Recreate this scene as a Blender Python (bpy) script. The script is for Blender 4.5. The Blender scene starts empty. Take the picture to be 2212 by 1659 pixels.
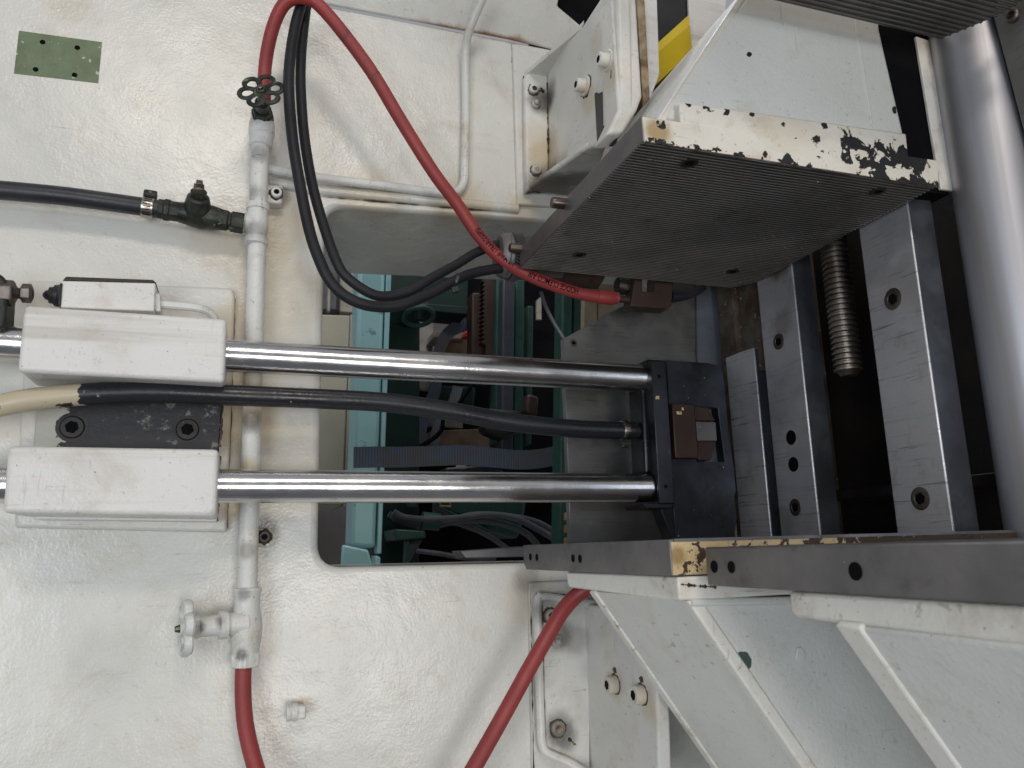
import bpy, bmesh, math, random
from mathutils import Vector, Matrix
random.seed(7)
C = bpy.context.scene.collection
V = Vector
# ------------------------------------------------------------------ camera
CAM = V((0.0, 0.0, 1.3))
F = 1691.0                                   # focal length for a 2212 px wide picture
R = ((0.94685196, -0.32048416, -0.02759122), # picture right / down / forward in scene axes
     (0.04031388, 0.20332745, -0.9782805),
     (0.31913345, 0.9251745, 0.20544095))
cam = bpy.data.objects.new('camera', bpy.data.cameras.new('camera'))
C.objects.link(cam)
cam.matrix_world = Matrix(((R[0][0], -R[1][0], -R[2][0], CAM.x),
                           (R[0][1], -R[1][1], -R[2][1], CAM.y),
                           (R[0][2], -R[1][2], -R[2][2], CAM.z), (0, 0, 0, 1)))
cam.data.sensor_width = 36.0
cam.data.lens = F / 2212.0 * 36.0
cam.data.clip_start = 0.02
cam.data.clip_end = 60
cam.data.dof.use_dof = True
cam.data.dof.focus_distance = 0.98
cam.data.dof.aperture_fstop = 13.0
bpy.context.scene.camera = cam
# ------------------------------------------------------------------ world and lamps
w = bpy.data.worlds.new('World'); bpy.context.scene.world = w; w.use_nodes = True
wn = w.node_tree.nodes; wl = w.node_tree.links
bg = wn['Background']
tc = wn.new('ShaderNodeTexCoord'); sp = wn.new('ShaderNodeSeparateXYZ'); rmp = wn.new('ShaderNodeValToRGB')
mr = wn.new('ShaderNodeMapRange'); mr.inputs[1].default_value = -1; mr.inputs[2].default_value = 1
wl.new(tc.outputs['Generated'], sp.inputs[0]); wl.new(sp.outputs[2], mr.inputs[0]); wl.new(mr.outputs[0], rmp.inputs[0])
rmp.color_ramp.elements[0].position = 0.25; rmp.color_ramp.elements[0].color = (0.20, 0.21, 0.23, 1)
rmp.color_ramp.elements[1].position = 0.8; rmp.color_ramp.elements[1].color = (0.52, 0.54, 0.58, 1)
wl.new(rmp.outputs[0], bg.inputs[0]); bg.inputs[1].default_value = 0.72

def lamp(name, loc, target, sx, sy, power, col):
    d = bpy.data.lights.new(name, 'AREA'); d.shape = 'RECTANGLE'; d.size = sx; d.size_y = sy
    d.energy = power; d.color = col
    o = bpy.data.objects.new(name, d); C.objects.link(o); o.location = loc
    o.rotation_euler = (V(target) - V(loc)).to_track_quat('-Z', 'Y').to_euler()
    return o
lamp('ceiling_lamp', (-0.05, -2.0, 3.5), (0.1, 1.0, 1.6), 1.35, 0.42, 34, (1.0, 0.90, 0.78))
lamp('window_lamp', (0.42, -2.1, 0.86), (0.4, 1.0, 1.3), 1.0, 0.7, 25, (1.0, 0.96, 0.91))
lamp('left_fill_lamp', (-1.5, -1.9, 1.0), (0.4, 0.7, 1.2), 1.3, 1.4, 46, (0.84, 0.92, 1.0))  # added cool fill from the left, no known window there
lamp('rear_fill_lamp', (0.25, 1.42, 3.2), (0.2, 1.9, 1.3), 0.9, 0.2, 13, (0.95, 0.97, 1.0))  # added lamp, brightens the column and parts behind the opening
lamp('right_window_lamp', (2.1, -1.3, 1.5), (0.7, 0.6, 1.5), 0.8, 1.3, 10, (0.74, 0.84, 1.0))
vs = bpy.context.scene.view_settings
vs.view_transform = 'Standard'; vs.look = 'None'; vs.exposure = -0.34; vs.gamma = 1.0

# ------------------------------------------------------------------ geometry helpers
def ray(px, py):
    a = ((px - 1106) / F, (py - 829.5) / F, 1.0)
    return V([R[0][i] * a[0] + R[1][i] * a[1] + R[2][i] * a[2] for i in range(3)])
def W(px, py, Y):
    d = ray(px, py); return CAM + d * (Y / d.y)
def WX(px, py, X):
    d = ray(px, py); return CAM + d * ((X - CAM.x) / d.x)
def WZ(px, py, Z):
    d = ray(px, py); return CAM + d * ((Z - CAM.z) / d.z)
def hit(px, py, p0, n):
    d = ray(px, py); return CAM + d * ((p0 - CAM).dot(n) / d.dot(n))
def rad(npx, Y): return npx * Y / F / 0.93

class MB:
    def __init__(s): s.v = []; s.f = []; s.sm = []
    def add(s, vs_, fs, smooth=False):
        b = len(s.v); s.v += [V(p) for p in vs_]
        for f in fs: s.f.append([i + b for i in f]); s.sm.append(smooth)
        return s
    def prism(s, poly, ext):
        n = len(poly); ext = V(ext); p = [V(q) for q in poly]
        s.add(p + [q + ext for q in p], [list(range(n)), list(range(2 * n - 1, n - 1, -1))] +
              [[i, n + i, n + (i + 1) % n, (i + 1) % n] for i in range(n)])
        return s
    def hull(s, a, b):                       # two polygons of equal count joined
        n = len(a)
        s.add(list(a) + list(b), [list(range(n)), list(range(2 * n - 1, n - 1, -1))] +
              [[i, n + i, n + (i + 1) % n, (i + 1) % n] for i in range(n)])
        return s
    def pbox(s, px, Y0, Y1): return s.prism([W(x, y, Y0) for x, y in px], (0, Y1 - Y0, 0))
    def box(s, lo, hi):
        a, b = V(lo), V(hi)
        return s.prism([(a.x, a.y, a.z), (b.x, a.y, a.z), (b.x, a.y, b.z), (a.x, a.y, b.z)], (0, b.y - a.y, 0))
    def lathe(s, o, axis, prof, n=24, smooth=True, phase=0.0):
        o = V(o); ax = V(axis).normalized()
        u = ax.orthogonal().normalized() if abs(ax.z) < .9 else V((1, 0, 0)).cross(ax).normalized()
        t = ax.cross(u); vs_ = []; fs = []; k = len(prof)
        for (d, r) in prof:
            for j in range(n):
                a = 2 * math.pi * j / n + phase
                vs_.append(o + ax * d + (u * math.cos(a) + t * math.sin(a)) * r)
        for i in range(k - 1):
            for j in range(n):
                fs.append([i * n + j, i * n + (j + 1) % n, (i + 1) * n + (j + 1) % n, (i + 1) * n + j])
        s.add(vs_, fs, smooth)
        s.add(vs_[:n], [list(range(n))[::-1]]); s.add(vs_[-n:], [list(range(n))])
        return s
    def tube(s, path, r, n=14, sub=6, closed=False, cap=True, ry=None):
        p = curve(path, sub, closed); m = len(p); vs_ = []; fs = []
        fr = frames(p, closed)
        for i in range(m):
            rr = r if not callable(r) else r(i / (m - 1))
            _, u, v = fr[i]
            for j in range(n):
                a = 2 * math.pi * j / n
                vs_.append(p[i] + u * math.cos(a) * rr + v * math.sin(a) * (rr if ry is None else ry))
        lim = m if closed else m - 1
        for i in range(lim):
            for j in range(n):
                a, b = i * n, ((i + 1) % m) * n
                fs.append([a + j, a + (j + 1) % n, b + (j + 1) % n, b + j])
        s.add(vs_, fs, True)
        if cap and not closed:
            s.add(vs_[:n], [list(range(n))[::-1]]); s.add(vs_[-n:], [list(range(n))])
        return s
    def ball(s, c, r, n=12, sq=(1, 1, 1)):
        vs_ = []; fs = []
        for i in range(n + 1):
            for j in range(2 * n):
                a = math.pi * i / n; b = math.pi * j / n
                vs_.append(V(c) + V((math.sin(a) * math.cos(b) * sq[0], math.sin(a) * math.sin(b) * sq[1], math.cos(a) * sq[2])) * r)
        for i in range(n):
            for j in range(2 * n):
                fs.append([i * 2 * n + j, i * 2 * n + (j + 1) % (2 * n), (i + 1) * 2 * n + (j + 1) % (2 * n), (i + 1) * 2 * n + j])
        return s.add(vs_, fs, True)

def curve(pts, sub, closed=False):
    P = [V(p) for p in pts]; n = len(P)
    if sub <= 1 or n < 3: return P
    out = []
    rng = n if closed else n - 1
    for i in range(rng):
        p0 = P[(i - 1) % n] if closed or i > 0 else P[0] * 2 - P[1]
        p1 = P[i]; p2 = P[(i + 1) % n]
        p3 = P[(i + 2) % n] if closed or i + 2 < n else P[-1] * 2 - P[-2]
        for k in range(sub):
            t = k / sub
            out.append(0.5 * ((2 * p1) + (p2 - p0) * t + (2 * p0 - 5 * p1 + 4 * p2 - p3) * t * t + (3 * p1 - p0 - 3 * p2 + p3) * t ** 3))
    if not closed: out.append(P[-1])
    return out
def frames(p, closed=False):
    m = len(p); out = []; u = None
    for i in range(m):
        a = p[(i - 1) % m] if closed or i > 0 else p[0]
        b = p[(i + 1) % m] if closed or i < m - 1 else p[-1]
        t = (b - a).normalized()
        if u is None:
            ref = V((0, -1, 0)) if abs(t.y) < .9 else V((0, 0, 1))
            u = (ref - t * ref.dot(t)).normalized()
        else:
            u = (u - t * u.dot(t)).normalized()
        out.append((t, u, t.cross(u)))
    return out

def tag(o, label=None, cat=None, group=None, kind=None):
    if label: o['label'] = label
    if cat: o['category'] = cat
    if group: o['group'] = group
    if kind: o['kind'] = kind
    return o
def thing(name, label, cat, loc, group=None):
    o = bpy.data.objects.new(name, None); o.empty_display_size = .02
    C.objects.link(o); o.location = loc
    return tag(o, label, cat, group)
def wloc(o):
    p = V(o.location)
    while o.parent: o = o.parent; p += V(o.location)
    return p
def ob(name, m, mat, parent=None, bevel=0, seg=2, label=None, cat=None, group=None, kind=None, fix=True, ang=35):
    me = bpy.data.meshes.new(name)
    lo = V([min(p[i] for p in m.v) for i in range(3)]); hi = V([max(p[i] for p in m.v) for i in range(3)])
    c = V(((lo.x + hi.x) / 2, (lo.y + hi.y) / 2, lo.z))
    me.from_pydata([p - c for p in m.v], [], m.f)
    bm = bmesh.new(); bm.from_mesh(me)
    bmesh.ops.remove_doubles(bm, verts=bm.verts, dist=1e-6)
    if fix: bmesh.ops.recalc_face_normals(bm, faces=bm.faces)
    for f in bm.faces: f.smooth = True
    bm.to_mesh(me); bm.free()
    me.set_sharp_from_angle(angle=math.radians(ang))
    o = bpy.data.objects.new(name, me); C.objects.link(o); me.materials.append(MAT[mat])
    if parent: o.parent = parent; o.location = c - wloc(parent)
    else: o.location = c
    if bevel:
        b = o.modifiers.new('bevel', 'BEVEL'); b.width = bevel; b.segments = seg; b.limit_method = 'ANGLE'
        b.angle_limit = math.radians(38); b.harden_normals = False
    return tag(o, label, cat, group, kind)
def plate_holes(outer, holes, ext):
    """prism of a planar polygon with holes"""
    bm = bmesh.new(); ext = V(ext); loops = []
    for lp in [outer] + holes:
        vv = [bm.verts.new(p) for p in lp]
        loops.append(vv)
        for i in range(len(vv)): bm.edges.new((vv[i], vv[(i + 1) % len(vv)]))
    bmesh.ops.triangle_fill(bm, use_beauty=True, use_dissolve=False, edges=bm.edges[:])
    bm.verts.index_update()
    n = len(bm.verts); vs_ = [v.co.copy() for v in bm.verts]
    fr = [[v.index for v in f.verts] for f in bm.faces]
    sides = []
    for vv in loops:
        ix = [v.index for v in vv]
        for i in range(len(ix)):
            a, b = ix[i], ix[(i + 1) % len(ix)]; sides.append([a, b, b + n, a + n])
    bm.free()
    m = MB(); m.add(vs_ + [p + ext for p in vs_], fr + [[i + n for i in f][::-1] for f in fr] + sides)
    return m
def rrect(corners, r, k=6):
    """rounded planar polygon from 3-D corners"""
    out = []; n = len(corners)
    for i in range(n):
        p = V(corners[i]); a = (V(corners[i - 1]) - p); b = (V(corners[(i + 1) % n]) - p)
        ri = r[i] if isinstance(r, (list, tuple)) else r
        if ri <= 0: out.append(p); continue
        A = p + a.normalized() * ri; B = p + b.normalized() * ri
        for j in range(k + 1):
            t = j / k; out.append(A * (1 - t) ** 2 + p * 2 * t * (1 - t) + B * t * t)
    return out

# ------------------------------------------------------------------ materials
MAT = {}
class NT:
    def __init__(s, name):
        s.m = bpy.data.materials.new(name); s.m.use_nodes = True; s.t = s.m.node_tree
        s.b = s.t.nodes['Principled BSDF']; MAT[name] = s.m
        g = s.t.nodes.new('ShaderNodeNewGeometry'); s.pos = g.outputs['Position']
    def n(s, ty, **k):
        x = s.t.nodes.new(ty)
        for a, b in k.items(): setattr(x, a, b)
        return x
    def l(s, a, b): s.t.links.new(a, b)
    def scale(s, sc, off=(0, 0, 0), rot=(0, 0, 0)):
        m = s.n('ShaderNodeMapping'); m.inputs['Scale'].default_value = sc; m.inputs['Location'].default_value = off
        m.inputs['Rotation'].default_value = rot
        s.l(s.pos, m.inputs[0]); return m.outputs[0]
    def noise(s, sc, detail=4, rough=.55, vec=None, dist=0.0):
        x = s.n('ShaderNodeTexNoise'); x.inputs['Scale'].default_value = sc; x.inputs['Detail'].default_value = detail
        x.inputs['Roughness'].default_value = rough; x.inputs['Distortion'].default_value = dist
        s.l(vec or s.pos, x.inputs['Vector']); return x.outputs['Fac']
    def ramp(s, v, a, b, lo=0.0, hi=1.0):
        x = s.n('ShaderNodeMapRange'); x.inputs[1].default_value = a; x.inputs[2].default_value = b
        x.inputs[3].default_value = lo; x.inputs[4].default_value = hi; x.interpolation_type = 'SMOOTHSTEP'
        s.l(v, x.inputs[0]); return x.outputs[0]
    def math(s, op, a, b=None, clamp=False):
        x = s.n('ShaderNodeMath', operation=op, use_clamp=clamp)
        for i, q in enumerate((a, b)):
            if q is None: continue
            if isinstance(q, (int, float)): x.inputs[i].default_value = q
            else: s.l(q, x.inputs[i])
        return x.outputs[0]
    def mix(s, f, a, b):
        x = s.n('ShaderNodeMix', data_type='RGBA')
        if isinstance(f, (int, float)): x.inputs[0].default_value = f
        else: s.l(f, x.inputs[0])
        for i, q in ((6, a), (7, b)):
            if isinstance(q, tuple): x.inputs[i].default_value = q + (1,)
            else: s.l(q, x.inputs[i])
        return x.outputs[2]
    def sep(s):
        x = s.n('ShaderNodeSeparateXYZ'); s.l(s.pos, x.inputs[0]); return x.outputs
    def spot(s, c, r0, r1):                    # 1 at c fading to 0 at r1
        x = s.n('ShaderNodeVectorMath', operation='DISTANCE'); x.inputs[1].default_value = c
        s.l(s.pos, x.inputs[0]); return s.ramp(x.outputs['Value'], r0, r1, 1.0, 0.0)
    def bump(s, h, strength, dist, prev=None):
        x = s.n('ShaderNodeBump'); x.inputs['Strength'].default_value = strength; x.inputs['Distance'].default_value = dist
        s.l(h, x.inputs['Height'])
        if prev is not None: s.l(prev, x.inputs['Normal'])
        return x.outputs[0]
    def out(s, col=None, rough=None, metal=None, nrm=None, spec=None, coat=None):
        b = s.b
        for key, q in (('Base Color', col), ('Roughness', rough), ('Metallic', metal), ('Normal', nrm), ('Specular IOR Level', spec), ('Coat Weight', coat)):
            if q is None: continue
            if isinstance(q, tuple): b.inputs[key].default_value = q + (1,)
            elif isinstance(q, (int, float)): b.inputs[key].default_value = q
            else: s.l(q, b.inputs[key])
        return s.m

def white_paint(name, base=(0.70, 0.685, 0.63), alt=(0.62, 0.615, 0.575), dirt=0.35, chip=None, peel=0.35, rough=0.33,
                spots=(), stains=(), chipcol=(0.012, 0.012, 0.014), streak=None, extra=None, scratch=.5):
    t = NT(name)
    big = t.noise(5.0, 3); col = t.mix(t.ramp(big, .35, .7), base, alt)
    fine = t.noise(90, 6, .7)
    sm = t.noise(14, 6, .65, dist=.4)
    d = t.math('MULTIPLY', t.ramp(sm, .50, .78), dirt)
    col = t.mix(d, col, (0.42, 0.34, 0.22))
    sp2 = t.math('MULTIPLY', t.ramp(fine, .59, .71), min(1.0, dirt * .9))
    col = t.mix(sp2, col, (0.30, 0.24, 0.17))
    sc1 = t.noise(1.0, 3, .6, vec=t.scale((14, 60, 190), rot=(0, .25, 0))); sc2 = t.noise(1.0, 3, .6, vec=t.scale((170, 60, 16), rot=(0, -.3, 0)))
    scm = t.math('MULTIPLY', t.math('MAXIMUM', t.ramp(sc1, .665, .70), t.ramp(sc2, .675, .71)), t.ramp(t.noise(7, 3), .42, .62))
    col = t.mix(t.math('MULTIPLY', scm, scratch), col, (0.27, 0.22, 0.17))
    fl = t.noise(330, 2, .5); spk = t.ramp(fl, .735, .76); col = t.mix(t.math('MULTIPLY', spk, .7), col, (0.05, 0.04, 0.035))
    for (c, r0, r1, cc, amt) in stains:        # coloured stains of their own shape
        k = t.spot(c, r0, r1)
        k = t.math('MULTIPLY', t.math('ADD', k, t.math('MULTIPLY', t.math('SUBTRACT', t.noise(38, 6, .7), .5), 1.0)), k, True)
        col = t.mix(t.math('MULTIPLY', t.ramp(k, .12, .8), amt), col, cc)
    if streak:                                 # worn grime streaks along one axis
        sn = t.noise(1.0, 5, .6, vec=t.scale(streak)); col = t.mix(t.math('MULTIPLY', t.ramp(sn, .5, .75), .4), col, (0.30, 0.25, 0.18))
    if extra: col = extra(t, col)
    r = t.ramp(t.noise(9, 4), .3, .7, rough * .8, rough * 1.35)
    met = 0.0
    h1 = t.noise(290, 2, .5); h2 = t.noise(28, 3, .5)
    chmask = None
    if chip:
        f = t.noise(chip.get('scale', 60), 5, .62, dist=.5)
        thr = chip['thr']
        if 'grad' in chip:
            ax, a, b, amt = chip['grad']; f = t.math('ADD', f, t.ramp(t.sep()[ax], a, b, 0, amt))
        if 'grad2' in chip:
            ax, a, b, amt = chip['grad2']; f = t.math('ADD', f, t.ramp(t.sep()[ax], a, b, amt, 0))
        for (c, r0, r1, amt) in chip.get('spots', ()):
            f = t.math('ADD', f, t.math('MULTIPLY', t.spot(c, r0, r1), amt))
        chmask = t.ramp(f, thr, thr + .012)
        rim = t.ramp(f, thr - .03, thr)
        col = t.mix(t.math('MULTIPLY', rim, .45), col, (0.72, 0.62, 0.44))
        col = t.mix(chmask, col, chipcol)
    nb = t.bump(h1, peel, .0012); nb = t.bump(h2, .35, .004, nb)
    if chmask is not None: nb = t.bump(t.math('SUBTRACT', 1.0, chmask), .7, .0006, nb)
    return t.out(col, r, met, nb, .5)

def metal(name, col, col2, rough=.35, met=1.0, str_sc=None, grain=120, bumpk=.1, dirt=.3, dirtcol=(0.03, 0.022, 0.016), fleck=0.0, stains=(), patch=6.0):
    t = NT(name)
    c = t.mix(t.ramp(t.noise(patch, 4, .6), .35, .68), col, col2)
    dm = t.math('MULTIPLY', t.ramp(t.noise(34, 6, .7, dist=.3), .52, .75), dirt)
    c = t.mix(dm, c, dirtcol)
    for (cp, r0, r1, cc, amt) in stains:
        k = t.spot(cp, r0, r1)
        k = t.math('MULTIPLY', t.math('ADD', k, t.math('MULTIPLY', t.math('SUBTRACT', t.noise(1.0, 5, .7, vec=t.scale((60, 60, 12))), .5), 1.6)), k, True)
        c = t.mix(t.math('MULTIPLY', t.ramp(k, .12, .8), amt), c, cc)
    fk = None
    if fleck:
        fk = t.ramp(t.noise(240, 1, .5), fleck, fleck + .01); c = t.mix(fk, c, (0.62, 0.56, 0.42))
    h = t.noise(grain, 5, .6)
    if str_sc:
        s1 = t.noise(1.0, 6, .7, vec=t.scale(str_sc, rot=(0, .6, 0) if name == 'plate_steel' else (0, 0, 0))); c = t.mix(t.math('MULTIPLY', t.ramp(s1, *((.57, .66) if name == 'scored_steel' else (.52, .74))), .7 if name == 'scored_steel' else .5), c, tuple(q * .25 for q in col))
        h = t.math('ADD', h, t.math('MULTIPLY', s1, 1.5))
    r = t.math('ADD', t.ramp(t.noise(22, 5, .6), .3, .75, rough * .75, rough * 1.4), t.math('MULTIPLY', dm, .3), True)
    return t.out(c, r, t.math('SUBTRACT', met, fk, True) if fk is not None else met, t.bump(h, bumpk, .001), .5)

def plain(name, col, col2=None, rough=.5, met=0.0, sc=30, bumpk=.15, grain=150, spec=.5, speck=None):
    t = NT(name)
    c = t.mix(t.ramp(t.noise(sc, 5, .6), .35, .7), col, col2 or tuple(q * .7 for q in col))
    if speck: c = t.mix(t.math('MULTIPLY', t.ramp(t.noise(speck[0], 3, .6), speck[1], speck[1] + .03), speck[3] if len(speck) > 3 else .85), c, speck[2])
    return t.out(c, t.ramp(t.noise(18, 4), .3, .7, rough * .85, rough * 1.2), met, t.bump(t.noise(grain, 4, .6), bumpk, .001), spec)

# reference planes
YW = 1.0
ZU = W(1390, 305, .58).z                       # underside of the upper jaws
XL = W(1390, 305, .58).x                       # left ends of the rear jaws
XT = W(2022, 404, .58).x + .004                # plane of the bed rails
ZC = W(900, 47, YW).z                          # crease of the casting
TAN = (0.54, 0.43, 0.27); RUST = (0.30, 0.10, 0.02); SOOT = (0.05, 0.04, 0.03); GREY = (0.33, 0.32, 0.32)
def wp(px, py, Y=YW): return tuple(W(px, py, Y))
XB = W(1182, 300, .985).x; XB2 = W(1418, 1490, .80).x
def wb(px, py, X=XB): return tuple(WX(px, py, X))
def creaserust(t, col):                        # thin rust line that has bled along the casting crease
    o = t.sep(); d = t.math('ABSOLUTE', t.math('SUBTRACT', o[2], ZC))
    k = t.ramp(t.math('ADD', d, t.math('MULTIPLY', t.math('SUBTRACT', t.noise(45, 5, .7), .5), .016)), .0, .007, 1, 0)
    x = t.math('MULTIPLY', t.ramp(o[0], W(860, 40, 1).x, W(980, 70, 1).x), t.ramp(o[0], W(1110, 95, 1).x, W(1180, 105, 1).x, 1, 0))
    col = t.mix(t.math('MULTIPLY', t.math('MULTIPLY', k, x), .85), col, (0.30, 0.13, 0.04))
    s = t.noise(1.0, 5, .7, vec=t.scale((9, 9, 130), rot=(0, .5, 0))); m = t.math('MULTIPLY', t.ramp(s, .60, .72), t.spot(wp(260, 1400), .02, .17))
    return t.mix(t.math('MULTIPLY', m, .55), col, (0.26, 0.25, 0.24))
white_paint('wall_paint', dirt=.40, peel=.30, rough=.25, scratch=.4, extra=creaserust, stains=[
    (wp(600, 480), .01, .10, TAN, .55), (wp(605, 640), .02, .12, TAN, .35), (wp(510, 900), .01, .11, TAN, .75), (wp(505, 700), .01, .06, TAN, .45),
    (wp(500, 1080), .0, .06, TAN, .6), (wp(800, 420), .0, .10, TAN, .45), (wp(1000, 450), .0, .11, TAN, .6), (wp(1130, 460), .0, .07, TAN, .5),
    (wp(470, 520), .0, .09, TAN, .35), (wp(605, 425), .0, .03, SOOT, .5),
    (wp(230, 1430), .0, .10, GREY, .22), (wp(655, 1520), .0, .02, TAN, .6), (wp(1150, 1300), .0, .10, TAN, .35),
    (wp(575, 1140), .0, .03, SOOT, .5), (wp(150, 5), .0, .07, TAN, .3), (wp(1155, 300), .0, .08, TAN, .3), (wp(1140, 1250), .0, .05, SOOT, .4), (wp(625, 1000), .02, .12, TAN, .3)])
white_paint('pipe_paint', base=(0.70, 0.70, 0.68), dirt=1.0, peel=.5, rough=.36, scratch=.9, chip=dict(scale=75, thr=.72), stains=[(wp(560, 270, .97), .0, .03, SOOT, .9), (wp(548, 505, .97), .0, .04, SOOT, .55), (wp(540, 870, .97), .0, .09, TAN, .7), (wp(550, 420, .97), .0, .03, SOOT, .5), (wp(566, 240, .962), .0, .028, SOOT, .9), (wp(556, 330, .96), .0, .03, SOOT, .45), (wp(543, 905, .96), .0, .035, SOOT, .6), (wp(535, 1010, .96), .0, .03, TAN, .7), (wp(533, 1190, .96), .0, .025, SOOT, .45), (wp(524, 1285, .956), .0, .022, SOOT, .5), (wp(520, 1415, .956), .0, .018, SOOT, .7), (wp(478, 1345, .955), .0, .018, SOOT, .7), (wp(428, 1355, .95), .0, .018, SOOT, .85), (wp(402, 1400, .95), .0, .014, SOOT, .6), (wp(401, 1318, .95), .0, .012, SOOT, .5), (wp(515, 482, .965), .0, .02, SOOT, .8), (wp(648, 1540, .97), .0, .010, (0.25, 0.08, 0.10), .7)])
white_paint('block_paint', base=(0.73, 0.71, 0.68), alt=(0.66, 0.64, 0.61), dirt=.45, peel=.35, rough=.34, streak=(3, 30, 60), scratch=.25, chip=dict(scale=45, thr=.728))
white_paint('bracket_paint', base=(0.74, 0.72, 0.67), alt=(0.66, 0.65, 0.62), dirt=.5, peel=.35, rough=.36, chip=dict(scale=55, thr=.775, spots=[
    (wp(1172, 205, .985), .0, .022, .26), (wp(1172, 235, .985), .0, .02, .22), (wp(1228, 1592, .985), .0, .022, .24), (wp(1316, 145, .86), .0, .03, .22), (wp(1262, 205, .90), .0, .018, .18), (wb(1300, 300), .0, .035, .22), (wb(1270, 318), .0, .03, .2), (wb(1326, 155), .0, .02, .2), (wb(1330, 70), .0, .02, .14), (wb(1268, 208), .0, .012, .2)]),
    stains=[(wb(1190, 200), .0, .05, SOOT, .6), (wb(1190, 330), .0, .07, TAN, .6), (wb(1270, 215), .0, .05, TAN, .6), (wb(1320, 170), .0, .05, TAN, .5), (wb(1290, 90), .0, .05, TAN, .35), (wp(1170, 220, .978), .0, .05, SOOT, .8), (wp(1165, 300, .978), .0, .07, TAN, .4), (wp(1160, 350, .985), .0, .06, TAN, .5), (wp(1190, 400, .95), .0, .07, SOOT, .65), (wp(1205, 1370, .983), .0, .05, SOOT, .6), (wb(1330, 1480, XB2), .0, .05, TAN, .5), (wb(1400, 1520, XB2), .0, .05, TAN, .5), (wp(1215, 1590, .983), .0, .05, SOOT, .7), (wp(1180, 1320, .983), .0, .05, SOOT, .6), (wp(1240, 1380, .983), .0, .05, SOOT, .4), (wp(1205, 1570, .985), .0, .05, SOOT, .5), (wp(1280, 150, .88), .0, .05, TAN, .5), (wp(1190, 410, .97), .0, .10, (0.10, 0.075, 0.05), .9), (wp(1250, 370, .93), .0, .07, (0.10, 0.075, 0.05), .8)])
white_paint('jaw_paint', base=(0.70, 0.665, 0.59), alt=(0.63, 0.595, 0.53), dirt=.75, peel=.35, rough=.42, chip=dict(scale=60, thr=.70, grad=(0, XL + .08, XT, .10), grad2=(2, ZU + .001, ZU + .009, .14), spots=[
    (wp(1430, 272, .58), .0, .014, .28), (wp(1440, 285, .58), .0, .03, .05), (wp(1485, 226, .58), .0, .014, .24), (wp(1530, 236, .58), .0, .014, .2), (wp(1572, 240, .58), .0, .010, .2), (wp(1622, 246, .58), .0, .008, .24), (wp(1690, 268, .58), .0, .008, .2), (wp(1780, 272, .58), .0, .008, .2), (wp(1462, 300, .58), .0, .010, .2), (wp(1500, 312, .58), .0, .010, .16), (wp(1655, 330, .58), .0, .008, .2), (wp(1700, 338, .58), .0, .009, .22), (wp(1720, 300, .58), .0, .007, .2), (wp(1830, 312, .58), .0, .03, .22), (wp(1760, 318, .58), .0, .022, .14), (wp(1895, 345, .58), .0, .035, .22), (wp(1950, 340, .58), .0, .03, .16), (wp(1990, 390, .58), .0, .03, .1)]),
    stains=[(wp(1420, 285, .58), .0, .035, (0.36, 0.24, 0.10), .9), (wp(1700, 260, .58), .0, .09, TAN, .3)])
white_paint('gusset_paint', base=(0.66, 0.66, 0.62), alt=(0.60, 0.60, 0.56), dirt=.4, peel=.4, rough=.42, chip=dict(scale=70, thr=.80, spots=[
    (wp(1620, 115, .59), .0, .007, .35), (wp(1935, 235, .59), .0, .012, .3), (wp(1925, 120, .59), .0, .008, .3), (wp(1940, 265, .59), .0, .02, .2)]))
def greenchips(t, col):
    for (p, r) in ((wp(1606, 1428, .584), .007), (wp(1593, 1434, .5822), .007), (wp(1950, 1508, .39), .0065), (wp(1953, 1513, .385), .0065)):
        k = t.math('ADD', t.spot(p, r * .3, r * 2), t.math('MULTIPLY', t.math('SUBTRACT', t.noise(160, 3), .5), .8))
        col = t.mix(t.ramp(k, .5, .55), col, (0.06, 0.10, 0.08))
    return col
white_paint('support_paint', base=(0.74, 0.735, 0.69), alt=(0.69, 0.69, 0.65), dirt=.3, peel=.5, rough=.42, extra=greenchips)
white_paint('flange_paint', base=(0.80, 0.77, 0.71), alt=(0.74, 0.71, 0.65), dirt=.8, peel=.4, rough=.42, chip=dict(scale=70, thr=.745))
white_paint('cream_flaking', base=(0.74, 0.60, 0.36), alt=(0.50, 0.35, 0.16), dirt=1.0, peel=.9, rough=.5, chip=dict(scale=85, thr=.57, grad=(0, XL + .06, XT - .05, .22)), chipcol=(0.05, 0.03, 0.015), stains=[(wp(1465, 1200, .58), .0, .02, (0.28, 0.17, 0.06), .8)])
white_paint('cream_edge', base=(0.70, 0.55, 0.30), alt=(0.45, 0.30, 0.12), dirt=1.0, peel=.8, rough=.5, chip=dict(scale=130, thr=.52), chipcol=(0.03, 0.024, 0.02))
white_paint('cream_cabinet', base=(0.42, 0.41, 0.32), alt=(0.36, 0.35, 0.28), dirt=.4, peel=.1, rough=.5, chip=dict(scale=26, thr=.70), chipcol=(0.10, 0.10, 0.10))
metal('chrome', (0.78, 0.77, 0.76), (0.66, 0.66, 0.67), rough=.2, str_sc=(2.5, 420, 420), grain=260, bumpk=.08, dirt=.18)
metal('ground_steel', (0.55, 0.55, 0.58), (0.62, 0.61, 0.63), rough=.42, met=.75, str_sc=(30, 7, 420), grain=300, bumpk=.14, dirt=.25, dirtcol=(0.12, 0.10, 0.08), stains=[(tuple(WX(1680, 570, W(2022, 404, .58).x + .004)), .0, .06, (0.16, 0.07, 0.02), .8), (tuple(WX(1690, 700, W(2022, 404, .58).x + .004)), .0, .05, (0.20, 0.13, 0.07), .4)])
metal('scored_steel', (0.55, 0.55, 0.58), (0.62, 0.61, 0.63), rough=.42, met=.75, str_sc=(30, 9, 330), grain=300, bumpk=.2, dirt=.3, dirtcol=(0.12, 0.10, 0.08))
t = NT('column_steel')
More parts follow.
